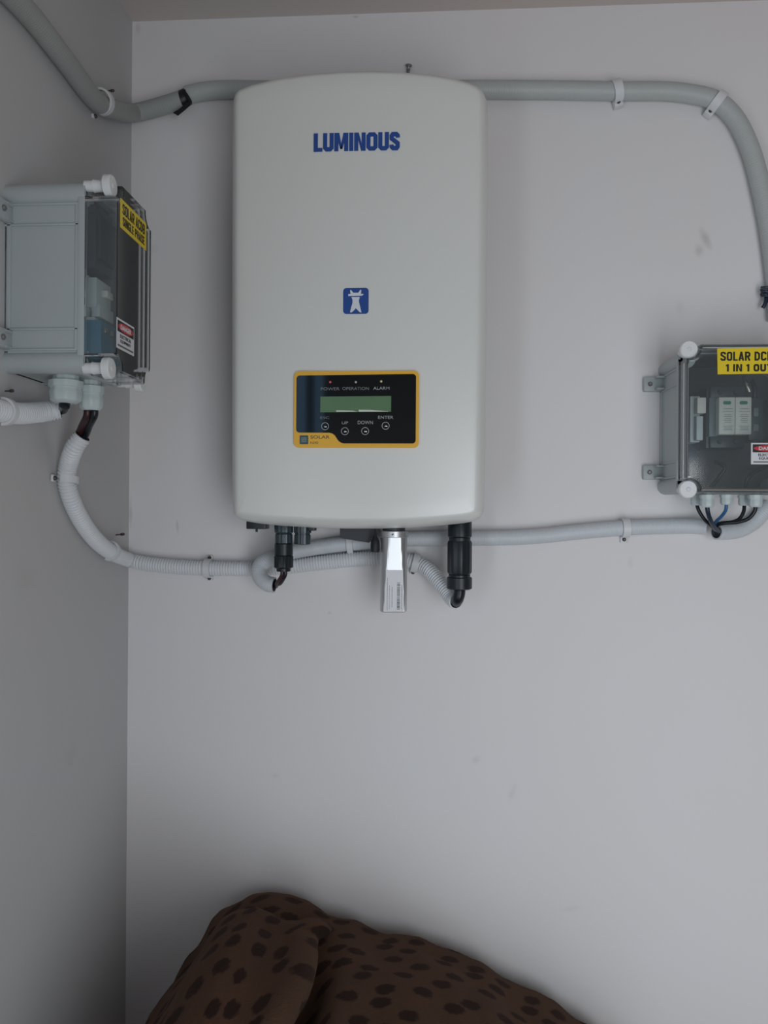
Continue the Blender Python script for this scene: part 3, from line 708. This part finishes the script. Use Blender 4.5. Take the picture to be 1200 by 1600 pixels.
# cut cable end under the long bend on the right
bm = bmesh.new(); c = P(1197, 450, -.014)
for k in range(5): 
    o_ = Vector((0, (k % 2)*.002, -k*.0032)); tube(bm, [c+o_+Vector((-.0075, 0, .001)), c+o_+Vector((0, -.004, 0)), c+o_+Vector((.012, 0, -.001))], .0016, 8)
tube(bm, [c+Vector((0, 0, -.014)), c+Vector((-.002, -.002, -.024)), c+Vector((-.005, 0, -.030))], .0028, 10)
tube(bm, [c+Vector((.004, 0, -.012)), c+Vector((.003, 0, -.022))], .0025, 10)
tube(bm, [c+Vector((0, .0125, -.006)), c+Vector((0, .002, -.006))], .0028, 8)
tag(finish('wire_tie', bm, M['wire_navy'], None, tuple(c)), 'twisted dark wire tie beside the conduit at the right edge above the box', 'wire tie')

# ------------------------------------------------------------ junction boxes
def notched(hw, hh, r, n=7, rc=.004):
    """rectangle with round bites at the corners for the cap screws"""
    out = []
    for sx, sz in ((1, 1), (-1, 1), (-1, -1), (1, -1)):
        ccx, ccz = sx*(hw-.002), sz*(hh-.002); pts = []
        for i in range(n+1):
            a = i/n*PI/2
            # from the side edge to the top edge
            pts.append((ccx - sx*r*math.sin(a) , ccz - sz*r*math.cos(a)))
        pts = [(sx*hw, sz*(hh-r-.002))] + pts[1:-1] + [(sx*(hw-r-.002), sz*hh)]
        if sx*sz < 0: pts = pts[::-1]
        out += pts
    return out
def junction_box(loc, rotz, HW_, HH, DB, DC, label, name='junction_box', GUS=.018):
    t = empty(name, loc, label, 'junction box', None, rotz); D = DB+DC
    # base: open grey tray with round corner columns, raised ribs and a front rim
    bm = bmesh.new(); wt = .003; hw, hh = HW_-.004, HH-.004
    box(bm, (0, -.002, 0), (2*hw, .004, 2*hh))
    for s in (-1, 1):
        box(bm, (s*(hw-wt/2), -DB/2, 0), (wt, DB, 2*hh-.016)); box(bm, (0, -DB/2, s*(hh-wt/2)), (2*hw-.016, DB, wt))
    for sx in (-1, 1):
        for sz in (-1, 1): lathe(bm, (sx*(hw-.008), 0, sz*(hh-.010)), (sx*(hw-.008), -DB, sz*(hh-.010)), [(0, .0125), (.92, .0130), (1, .0130)], 28)
    for s in (-1, 1):     # ribs on the two sides
        for z in (.78, .56, -.56, -.78): box(bm, (s*(hw+.0004), -DB/2, z*hh), (.0036, DB, .0024), .0006)
        for yy in (.055, .90): box(bm, (s*(hw+.0004), -DB*yy, 0), (.0036, .005, 2*hh*.78), .0006)
        box(bm, (s*(hw+.0008), -DB+.004, 0), (.0052, .008, 2*hh-.02), .0006)
        box(bm, (0, -DB+.004, s*(hh+.0008)), (2*hw-.02, .008, .0052), .0006)
    finish('base', bm, M['abs'], t, smooth=40)
    bm = bmesh.new(); box(bm, (0, -.010, 0), (2*hw-.012, .010, 2*hh-.012), .002); box(bm, (-hw+wt+.002, -DB*.55, 0), (.003, DB*.72, 2*hh-.03)); box(bm, (0, -DB*.55, hh-wt-.002), (2*hw-.03, DB*.72, .003)); box(bm, (0, -DB*.55, -hh+wt+.002), (2*hw-.03, DB*.72, .003))
    finish('inner_lining', bm, M['abs_dark'], t, smooth=0)
    bm = bmesh.new(); box(bm, (0, -.022, 0), (2*hw-.03, .014, .006)); box(bm, (0, -.028, .0145), (2*hw-.03, .0015, .006)); box(bm, (0, -.028, -.0145), (2*hw-.03, .0015, .006)); box(bm, (0, -.021, 0), (2*hw-.03, .0015, .030))
    finish('mounting_rail', bm, M['steel_screw'], t, smooth=0)
    # clear cover: hollow shell
    bm = bmesh.new(); o = notched(HW_, HH, .017); n = len(o); rows = []
    def row(sc_, y, ad=0):
        return [bm.verts.new((x*(1-sc_/HW_), y, z*(1-sc_/HH))) for x, z in o]
    seq = [(0, -DB-.0004), (0, -DB-.006), (.0012, -DB-.007), (.0012, -D+.0025), (.0035, -D)]
    inner = [(.0065, -D+.0028), (.0045, -D+.005), (.0045, -DB-.0004)]
    rows = [row(a, b) for a, b in seq]
    for a, b in zip(rows, rows[1:]):
        for i in range(n): bm.faces.new((a[i], a[(i+1) % n], b[(i+1) % n], b[i]))
    bm.faces.new(rows[-1])
    ri = [row(a, b) for a, b in inner]
    bm.faces.new(ri[0][::-1])
    for a, b in zip(ri, ri[1:]):
        for i in range(n): bm.faces.new((a[i], b[i], b[(i+1) % n], a[(i+1) % n]))
    a, b = ri[-1], rows[0]
    for i in range(n): bm.faces.new((a[i], b[i], b[(i+1) % n], a[(i+1) % n]))
    cover = finish('clear_cover', bm, M['clear'], t, smooth=30)
    for sx in (-1, 1):
        for sz in (-1, 1):
            bm = bmesh.new(); x, z = sx*(HW_-.0065), sz*(HH-.0065)
            y0, y1, y2 = -DB+.002, -DB-.020, -DB-.030
            lathe(bm, (x, y0, z), (x, y2, z), [(0, .0062), (.30, .0062), (.31, .0072), (.45, .0066), (.62, .0066), (.70, .0085), (.74, .0122), (.95, .0122), (1, .0108)], 28)
            cp = finish('cover_screw', bm, M['cap'], t)
            bm = bmesh.new(); lathe(bm, (x, y2+.0001, z), (x, y2-.0008, z), [(0, .0034), (1, .0026)], 16); finish('screw_recess', bm, M['clip'], cp)
    # wall lugs
    for sz in (-.68, .68):
        for s in (-1, 1):
            bm = bmesh.new(); box(bm, (s*(hw+.013), -.0045, sz*hh), (.030, .009, .022), .002)
            prism(bm, [(s*(hw), sz*hh+.010), (s*(hw+.012), sz*hh+.010), (s*(hw+.012), sz*hh+.0075), (s*hw, sz*hh+.0075)], -.004, -.004-GUS)
            prism(bm, [(s*(hw), sz*hh-.010), (s*(hw+.012), sz*hh-.010), (s*(hw+.012), sz*hh-.0075), (s*hw, sz*hh-.0075)], -.004, -.004-GUS)
            lg = finish('wall_lug', bm, M['abs'], t)
            bm = bmesh.new(); q = (s*(hw+.019), -.009, sz*hh); lathe(bm, q, (q[0], q[1]-.003, q[2]), [(0, .0034), (.5, .0034), (1, .002)], 12); finish('lug_screw', bm, M['steel_screw'], lg)
    return t, cover
def gland(t, x, y, HH, r, ln, m_='gland'):
    bm = bmesh.new(); z = -HH+.004
    lathe(bm, (x, y, z), (x, y, z-ln), [(0, r*.78), (.18, r*.78), (.19, r*1.06), (.42, r*1.06), (.43, r*.94), (.52, r*.94), (.6, r), (.9, r*.94), (1, r*.70)], 36, ribs=18, rdepth=r*.05)
    return finish('cable_gland', bm, M[m_], t)
def sticker(t, name, x0, x1, z0, z1, y, m_, tilt=0.0):
    bm = bmesh.new(); prism(bm, [(x0, z0), (x1, z0+tilt), (x1, z1+tilt), (x0, z1)], y-.0004, y-.00002); return finish(name, bm, M[m_], t, smooth=0)
def danger(t, x0, x1, z0, z1, y):
    s_ = sticker(t, 'danger_sticker', x0, x1, z0, z1, y, 'label_white'); w_, h_ = x1-x0, z1-z0; cx_ = (x0+x1)/2; y -= .0004
    bm = bmesh.new(); prism(bm, [(x0+w_*.04, z0+h_*.56), (x1-w_*.04, z0+h_*.56), (x1-w_*.04, z1-h_*.07), (x0+w_*.04, z1-h_*.07)], y-.0002, y+.0001); finish('black_band', bm, M['label_black'], s_, smooth=0)
    bm = bmesh.new(); prism(bm, [(cx_+w_*.43*math.cos(2*PI*i/28), z0+h_*.745+h_*.15*math.sin(2*PI*i/28)) for i in range(28)], y-.0004, y-.0001); finish('red_oval', bm, M['label_red'], s_, smooth=0)
    finish('danger_lettering', text_bm('DANGER', w_*.60, h_*.17, cx_, z0+h_*.745, y-.0003, .03, .0003), M['label_white'], s_, smooth=0)
    finish('danger_lettering', text_bm('ELECTRICAL', w_*.62, h_*.12, cx_, z0+h_*.44, y+.0001, .02, .0003), M['label_black'], s_, smooth=0)
    finish('danger_lettering', text_bm('EQUIPMENT', w_*.58, h_*.12, cx_, z0+h_*.27, y+.0001, .02, .0003), M['label_black'], s_, smooth=0)
    bm = bmesh.new(); prism(bm, [(x0+w_*.06, z0+h_*.08), (x1-w_*.06, z0+h_*.08), (x1-w_*.06, z0+h_*.14), (x0+w_*.06, z0+h_*.14)], y-.0002, y+.0001); finish('rule', bm, M['bar'], s_, smooth=0)

# --- left wall box (AC)
yN = PX(2, 440, XL).y + .003                 # near side of the box
A_DB = .094; A_DC = .037
yFar = PX(237, 440, XL+A_DB+A_DC).y
aHW = (yFar-yN)/2; zT = P(100, 279, yN+.0).z; zB = P(100, 583, yN+.0).z
aHH = (zT-zB)/2; aC = Vector((XL, (yN+yFar)/2, (zT+zB)/2))
acb, acc = junction_box(aC, PI/2, aHW, aHH, A_DB, A_DC, 'grey junction box with clear lid on the left wall, yellow sticker seen at a slant', GUS=.006)
D = A_DB+A_DC
def aloc(v): return (v.y-aC.y, -(v.x-aC.x), v.z-aC.z)      # world -> box coordinates
xf = XL+D
q0 = aloc(PX(188, 309, xf)); q1 = aloc(PX(228, 384, xf))
y_f = -D
lb = sticker(acb, 'yellow_sticker', q0[0], q1[0], q0[2]-.033, q0[2], y_f, 'label_yellow')
lw_ = q1[0]-q0[0]; cxl = (q0[0]+q1[0])/2
finish('sticker_lettering', stroke_text('SOLAR ACDB', lw_*.86, .0120, cxl, q0[2]-.0100, y_f-.0003), M['label_black'], lb, smooth=0)
finish('sticker_lettering', stroke_text('SINGLE PHASE', lw_*.84, .0100, cxl, q0[2]-.0238, y_f-.0003), M['label_black'], lb, smooth=0)
e0 = aloc(PX(182, 495, xf)); e1 = aloc(PX(209, 545, xf)); danger(acb, e0[0], e1[0], e0[2]-.034, e0[2], y_f)
g1 = aloc(P(103, 600, aC.y-.012)); gland(acb, -.012, g1[1], aHH, .0185, .032)
g2 = aloc(P(141, 610, aC.y+.02)); gland(acb, .022, g2[1], aHH, .0145, .036)
# contents of the AC box
def place(t, root): t.location = root.matrix_world @ Vector(t.location) if False else t.location
def inside(root_loc, rotz, name, lx, ly, lz, label, cat, parts, grp=None):
    R = Matrix.Rotation(rotz, 3, 'Z'); t = empty(name, tuple(Vector(root_loc)+R @ Vector((lx, ly, lz))), label, cat, grp, rotz)
    for pn, shapes, m_ in parts:
        bm = bmesh.new()
        for c_, s_ in shapes: box(bm, c_, s_, .0008)
        finish(pn, bm, M[m_], t, smooth=30)
    return t
inside(aC, PI/2, 'power_device', -.018, -.029, .045, 'tall dark device in the top of the left wall box', 'breaker',
       [('body', [((0, -.036, .004), (.046, .072, .072))], 'module_dark'), ('face', [((0, -.074, .004), (.040, .006, .05))], 'black_plastic')])
inside(aC, PI/2, 'circuit_breaker', -.016, -.029, -.018, 'white breaker seen through the side of the left wall box lid', 'breaker',
       [('body', [((0, -.030, 0), (.046, .060, .050)), ((-.002, -.064, .004), (.040, .016, .034))], 'module_pale'), ('lever', [((.0, -.074, .006), (.016, .010, .008))], 'module_white'), ('terminal', [((0, -.050, -.030), (.044, .040, .012)), ((0, -.07, -.016), (.038, .010, .014))], 'module_pale')])
inside(aC, PI/2, 'terminal_block', -.014, -.024, -.066, 'blue terminal block at the bottom inside the left wall box', 'terminal block',
       [('body', [((0, -.042, -.002), (.052, .084, .044))], 'module_blue'), ('screw_row', [((x, -.085, .01), (.006, .003, .006)) for x in (-.016, 0, .016)], 'brass')])

# --- right box (DC)
D_DB, D_DC = .092, .038; DD = D_DB+D_DC
xl_ = P(1072, 650, -DD).x; zT = P(1090, 538.5, -DD+.01).z; zB = P(1090, 772, -DD+.01).z
dHH = (zT-zB)/2; dHW = .085; dC = Vector((xl_+dHW, 0, (zT+zB)/2))
dcb, dcc = junction_box(dC, 0, dHW, dHH, D_DB, D_DC, 'grey junction box with clear lid at the right edge, upright yellow sticker on its front')
def dl(px, py, y): v = P(px, py, y); return (v.x-dC.x, v.z-dC.z)
x0, z1_ = dl(1120.5, 544.5, -DD); x2, z0_ = dl(1122, 585, -DD); x1 = x0+.0855
bm = bmesh.new(); prism(bm, [(x0+.0008, z0_), (x1, z0_+.0009), (x1, z1_+.0009), (x0, z1_)], -DD-.0004, -DD-.00002); lb = finish('yellow_sticker', bm, M['label_yellow'], dcb, smooth=0)
finish('sticker_lettering', stroke_text('SOLAR DCDB', .0775, .0122, (x0+x1)/2+.0003, z1_-.0108, -DD-.0003), M['label_black'], lb, smooth=0)
finish('sticker_lettering', stroke_text('1 IN 1 OUT', .0610, .0100, (x0+x1)/2-.0006, z1_-.0265, -DD-.0003), M['label_black'], lb, smooth=0)
x0, z1_ = dl(1173.5, 692, -DD); x2, z0_ = dl(1174, 725.5, -DD); danger(dcb, x0, x0+.050, z0_, z1_, -DD)
# glands below
gl_px = [(1088, -.058, .0082, .019), (1105, -.088, .0098, .022), (1135, -.078, .0085, .018), (1163, -.060, .0085, .019), (1180, -.085, .0098, .021)]
gpos = []
for px, y, r, ln in gl_px:
    v = P(px, 780, y); gland(dcb, v.x-dC.x, y, dHH, r, ln); gpos.append(Vector((v.x, y, dC.z-dHH+.004-ln)))
# contents
def spd(px, py, y, label):
    v = P(px, py, y)
    t = empty('surge_protector', (v.x, -.029, v.z), label, 'surge protector'); lo = t.location
    yy = y+.029
    bm = bmesh.new(); box(bm, (-.0015, yy/2+.006, 0), (.054, abs(yy)-.012, .088), .001); finish('housing', bm, M['module_dark'], t)
    bm = bmesh.new(); box(bm, (-.021, yy/2, 0), (.012, abs(yy)-.008, .056), .001); finish('side_cheek', bm, M['module_grey'], t)
    for i, s in enumerate((-1, 1)):
        x = s*.0113+.004; bm = bmesh.new(); box(bm, (x, yy, 0), (.0220, .020, .0525), .0008); cart = finish('cartridge', bm, M['module_white'], t)
        ys = yy-.010
        bm = bmesh.new(); prism(bm, rrect(x-.0054, x+.0054, .0158, .0208, .002), ys-.0004, ys+.0001); finish('status_window', bm, M['module_green'], cart, smooth=0)
        bm = bmesh.new()
        for z, ww in ((.0098, .013), (.0092-.0032, .015), (.0015, .009), (-.001, .012), (-.0038, .008), (-.0064, .011), (-.0092, .009), (-.0148, .014), (-.0172, .011), (-.0196, .012)):
            box(bm, (x+.0012, ys-.0001, z), (ww, .0003, .0007))
        finish('print_lines', bm, M['text_grey'], cart, smooth=0)
    for zz in (.0355, -.0355):
        bm = bmesh.new(); box(bm, (-.001, yy/2, zz), (.048, abs(yy)*.8, .017), .0012); tb = finish('terminal', bm, M['module_dark'], t)
        bm = bmesh.new()
        for xx in (-.012, .010): lathe(bm, (xx, yy*.9-.001, zz), (xx, yy*.9-.0025, zz), [(0, .0035), (1, .003)], 12)
        finish('terminal_screw', bm, M['black_plastic'], tb)
    return t
spd(1140, 651, -.078, 'two-pole surge protector with cream cartridges and green windows in the right box')
def small_mod(px, py, y, w_, h_, m_, name, label, cat, extra):
    v = P(px, py, y); t = empty(name, (v.x, -.029, v.z), label, cat); yy = y+.029
    bm = bmesh.new(); box(bm, (0, yy/2, 0), (w_, abs(yy), h_), .001); finish('body', bm, M[m_], t)
    for nm, c_, s_, mm in extra: bm = bmesh.new(); box(bm, (c_[0], yy+c_[1], c_[2]), s_, .0006); finish(nm, bm, M[mm], t)
    return t
small_mod(1086, 655, -.075, .014, .066, 'module_pale', 'fuse_holder', 'narrow pale fuse holder at the left side inside the right box', 'fuse holder',
          [('handle', (.0045, -.006, .018), (.012, .016, .022), 'module_white'), ('ribbed_grip', (.003, -.005, -.014), (.009, .012, .034), 'module_pale')])
small_mod(1181, 655, -.072, .020, .060, 'module_dark', 'fuse_holder', 'dark module with pale marks right of the surge protector in the right box', 'fuse holder',
          [('marking', (0, -.0005, .010), (.0065, .001, .012), 'module_grey'), ('marking', (0, -.0005, -.012), (.0075, .001, .010), 'module_grey')])
small_mod(1222, 655, -.072, .022, .060, 'module_dark', 'fuse_holder', 'module against the far right wall of the right box, mostly out of frame', 'fuse holder', [('marking', (0, -.0005, .0), (.008, .001, .012), 'module_grey')])

# ------------------------------------------------------------ cables
def cable(pts, r, m_, label, name='cable'):
    bm = bmesh.new(); tube(bm, pts, r, 14, step=.003); return tag(finish(name, bm, M[m_], None, tuple(pts[0])), label, 'cable')
ye = -.034
cable([gpos[0]+Vector((0, 0, .004)), P(1092, 798, -.060), P(1101, 812, -.058), P(1112, 822, -.050), P(1119, 829, -.040), P(1128, 832, -.030)], .0026, 'wire_black', 'black cable from the leftmost gland under the right box, curving down to the conduit')
cable([gpos[1]+Vector((0, 0, .004)), P(1106, 800, -.086), P(1111, 815, -.075), P(1119, 827, -.055), P(1127, 832, -.036), P(1136, 832, -.028)], .0031, 'wire_navy', 'black cable from the second gland from the left under the right box')
cable([gpos[2]+Vector((0, 0, .004)), P(1134, 797, -.076), P(1127, 807, -.068), P(1119, 815, -.058), P(1117, 823, -.046), P(1123, 830, -.034)], .0024, 'wire_blue', 'blue earth cable dropping from the middle gland under the right box')
cable([gpos[3]+Vector((0, 0, .004)), P(1162, 799, -.062), P(1155, 811, -.062), P(1142, 816, -.060), P(1128, 817, -.056), P(1119, 820, -.048), P(1121, 829, -.036)], .0026, 'wire_black', 'black cable from the fourth gland under the right box, sweeping left')
cable([gpos[4]+Vector((0, 0, .004)), P(1180, 797, -.083), P(1170, 810, -.078), P(1152, 816, -.070), P(1132, 817.5, -.062), P(1120, 821, -.052), P(1123, 830, -.038)], .0028, 'wire_black', 'black cable from the rightmost gland under the right box, sweeping left lowest')
# inside the right box
def wirein(pts, r, m_, label): cable(pts, r, m_, label)
wirein([P(1118, 722, -.040), P(1128, 726, -.050), P(1133, 732, -.052), P(1126, 742, -.050), P(1119, 752, -.046), P(1108, 764, -.040)], .0028, 'wire_black', 'black wire looping below the surge protector inside the right box')
wirein([P(1200, 728, -.045), P(1180, 737, -.052), P(1168, 748, -.055), P(1164, 762, -.05)], .0030, 'wire_black', 'black wire arching beneath the danger sticker inside the right box')
wirein([P(1176, 596, -.050), P(1179, 606, -.062), P(1179, 622, -.062), P(1177, 640, -.055)], .0036, 'wire_black', 'thick black wire right of the surge protector top in the right box')
wirein([P(1162, 590, -.055), P(1166, 600, -.068), P(1171, 612, -.068)], .0030, 'brass', 'bare metal lug above the surge protector inside the right box')
# under the left box
G1 = acb.location
def agl(lx, ly): return Vector((aC.x-ly, aC.y+lx, 0))
ga = agl(-.012, g1[1]); ga.z = aC.z-aHH+.004-.032; gb = agl(.022, g2[1]); gb.z = aC.z-aHH+.004-.036
cE = WL(94, 640, .030)
cable([ga+Vector((0, 0, .006)), ga+Vector((-.001, -.001, -.004)), P(100, 631, ga.y), cE+Vector((.003, 0, 0)), cE+Vector((-.01, 0, 0))], .0058, 'wire_black', 'thick black cable between the left box gland and the short corrugated conduit')
eD = WL(129, 681, .045)
for dx, m_, lb_ in ((-.0045, 'wire_maroon', 'dark maroon cable dropping from the left wall box, left one of the pair'), (.0042, 'wire_black', 'black cable dropping from the left wall box, right one of the pair')):
    cable([gb+Vector((dx, 0, .006)), gb+Vector((dx, 0, -.006)), gb.lerp(eD, .6)+Vector((dx, 0, 0)), eD+Vector((dx, 0, .002)), eD.lerp(WL(117, 698, .034), .45)+Vector((dx*.6, 0, 0))], .0046, m_, lb_)
# solar connector leads and AC lead
cc = P(443.5, 893, -.10); hole = W(429, 914, .066)
for dx, m_, lb_ in ((-.0024, 'wire_maroon', 'maroon lead from the slim connector into the looped conduit end, nearer the corner'), (.0024, 'wire_black', 'black lead from the slim connector into the looped conduit end, right of the maroon one')):
    cable([cc+Vector((dx, 0, .006)), cc+Vector((dx, 0, -.004)), P(441, 903, -.096)+Vector((dx, 0, 0)), P(435, 911, -.082)+Vector((dx, 0, -.001)), hole+Vector((.002, 0, dx)), hole+Vector((-.010, .004, dx*.5))], .0028, m_, lb_)
cable([P(718.5, 919, -.085)+Vector((0, 0, .004)), P(718, 926, -.087), P(716, 934, -.086), P(713, 939, -.076), P(708, 936, -.064)], .0085, 'wire_black', 'thick black cable between the right hand connector and the corrugated conduit end')

# ------------------------------------------------------------ blanket heap
def blanket():
    bm = bmesh.new(); uvl = bm.loops.layers.uv.new('UVMap')
    def surf(xs, prof, uvf, disp, seed):
        """xs: list of x; prof(x) -> list of (y,z) from the wall over the top to the floor"""
        grid = []; cum = []
        for x in xs:
            pr = prof(x); col = []; s = 0; cs = [0]
            for i, q in enumerate(pr):
                if i: s += math.hypot(q[0]-pr[i-1][0], q[1]-pr[i-1][1]); cs.append(s)
            col = [Vector((x + (q[2] if len(q) > 2 else 0), q[0], q[1])) for q in pr]
            grid.append(col); cum.append(cs)
        nx, ny = len(grid), len(grid[0])
        V = []
        for i in range(nx):
            rowv = []
            for j in range(ny):
                a = grid[min(i+1, nx-1)][j]-grid[max(i-1, 0)][j]; b = grid[i][min(j+1, ny-1)]-grid[i][max(j-1, 0)][:] if False else grid[i][min(j+1, ny-1)]-grid[i][max(j-1, 0)]
                nn = a.cross(b); nn = nn.normalized() if nn.length > 1e-9 else Vector((0, -1, 0))
                p = grid[i][j]; d = disp(p)
                q = p + nn*d
                q.y = min(q.y, -.004); q.x = max(q.x, XL+.004)
                rowv.append(bm.verts.new(q))
            V.append(rowv)
        for i in range(nx-1):
            for j in range(ny-1):
                f = bm.faces.new((V[i][j], V[i+1][j], V[i+1][j+1], V[i][j+1]))
                for lp, (ii, jj) in zip(f.loops, ((i, j), (i+1, j), (i+1, j+1), (i, j+1))):
                    lp[uvl].uv = uvf(xs[ii], cum[ii][jj])
    def interp(tab, x):
        if x <= tab[0][0]: return tab[0][1]
        for (a, b), (c, d) in zip(tab, tab[1:]):
            if x <= c:
                t = (x-a)/(c-a); t2 = t*t*(3-2*t)*.35+t*.65; return b+(d-b)*t2
        return tab[-1][1]
    YR = -.16
    # silhouette of the heap, in real positions on the plane of its ridge
    ridge_px = [(195, 1640), (238, 1570), (273, 1512), (304, 1467), (340, 1436), (370, 1420), (400, 1415), (430, 1418), (455, 1427), (478, 1438), (500, 1447), (540, 1458), (570, 1468), (610, 1473), (650, 1484), (700, 1508), (750, 1535), (800, 1568), (845, 1590), (880, 1604), (940, 1640), (1010, 1700), (1080, 1780)]
    rt = [(P(a, b, YR).x, P(a, b, YR).z) for a, b in ridge_px]
    flap_px = [(170, 1730), (190, 1630), (207, 1592), (222, 1572), (250, 1530), (275, 1493), (305, 1457), (335, 1440), (360, 1430), (385, 1434), (410, 1446), (435, 1451), (460, 1450), (478, 1454), (488, 1464), (492, 1474)]
    YQ = -.28
    ft = [(P(a, b, YQ).x, P(a, b, YQ).z) for a, b in flap_px]
    def prof_main(x):
        h = max(.05, interp(rt, x)); out = []; n = 46
        xa_, xb_ = P(455, 1450, -.2).x, P(540, 1450, -.2).x; k_ = max(0, min(1, (x-xa_)/(xb_-xa_))); ex = 1.6+(.22-1.6)*k_*k_*(3-2*k_)
        for j in range(n+1):
            t = j/n
            if t < .12: k = t/.12; out.append((-.006-.05*k, max(.0, h-.035-.25*(1-k)**2)))
            else:
                k = (t-.12)/.88; a = k*PI/2
                y = -.056-.62*math.sin(a)  # unseen forward bulk, kept deep and high to shade the wall behind
                z = (h-.035)*max(0, math.cos(a))**ex + .035*math.sin(min(PI, a*2.6))
                out.append((y, max(z, 0.0)))
        return out
    def dmain(p):
        d = .012*noise.noise(p*7+Vector((3, 1, 0))) + .006*noise.noise(p*17)
        # soft diagonal creases
        c_ = math.sin((p.x*.8+p.z*1.2)*34+2.4*noise.noise(p*5)); d += -.006*max(0, c_)**6
        return d
    xs = [rt[0][0]+(rt[-1][0]-rt[0][0])*i/140 for i in range(141)]
    surf(xs, prof_main, lambda x, s: ((x*1.0+s*.50)/.040, s/.038+.9), dmain, 1)
    # the flap in front: a rounded lobe whose right border rolls under
    xa, xb = ft[0][0], ft[-1][0]
    def prof_flap(x):
        h = max(.05, interp(ft, x)); n = 60; out = []
        u = (x-xa)/(xb-xa)
        bul = .05*math.sin(PI*min(1, max(0, u))**.8) - .0
        for j in range(n+1):
            t = j/n
            if t < .14: k = t/.14; out.append((-.006-.17*k, h-.05-.22*(1-k)**2, 0))
            else:
                k = (t-.14)/.86; a = k*PI/2
                y = -.176 - (.60+bul)*math.sin(a)  # lobe extended out of view to shade the lower left wall
                z = (h-.05)*math.cos(a)**.75 + .05*math.sin(min(PI, a*2.4))
                z = max(z, 0)
                # right border swings in below the lobe, and rolls back under itself
                drop = h - z
                sm = max(0, min(1, (drop-.034)/.03)); sm = sm*sm*(3-2*sm)
                kk = max(0, (u-.62)/.38)
                dx = -.036*kk*sm + .012*kk*max(0, min(1, (drop-.10)/.05))
                out.append((y, z, dx))
        th = roll_of(x)
        if th > 0:
            out = [(min(-.004, q[0]+RL*(1-math.cos(th))), max(0, q[1]-.030*(1-math.cos(th))), q[2]-(x-x8)+RL*math.sin(th)) for q in out]
        return out
    RL = .032; x8 = xb-.030
    def roll_of(x): return max(0, (x-x8)/(xb-x8))*math.radians(165)
    def dflap(p):
        return .010*noise.noise(p*6+Vector((9, 2, 4))) + .004*noise.noise(p*19) + .004*math.sin(p.x*55+3*noise.noise(p*4))
    xs = [xa+(xb-xa)*(i/90) for i in range(91)]
    surf(xs, prof_flap, lambda x, s: ((s+x*.5)/.050, (x)/.030+.3), dflap, 2)
    bmesh.ops.remove_doubles(bm, verts=bm.verts, dist=.0004)
    lo = (0.0, -.3, 0.0)
    o = finish('blanket', bm, M['blanket'], None, lo, smooth=180)
    return tag(o, 'heaped brown plush blanket with dark spots against the wall below the inverter', 'blanket')
blanket()
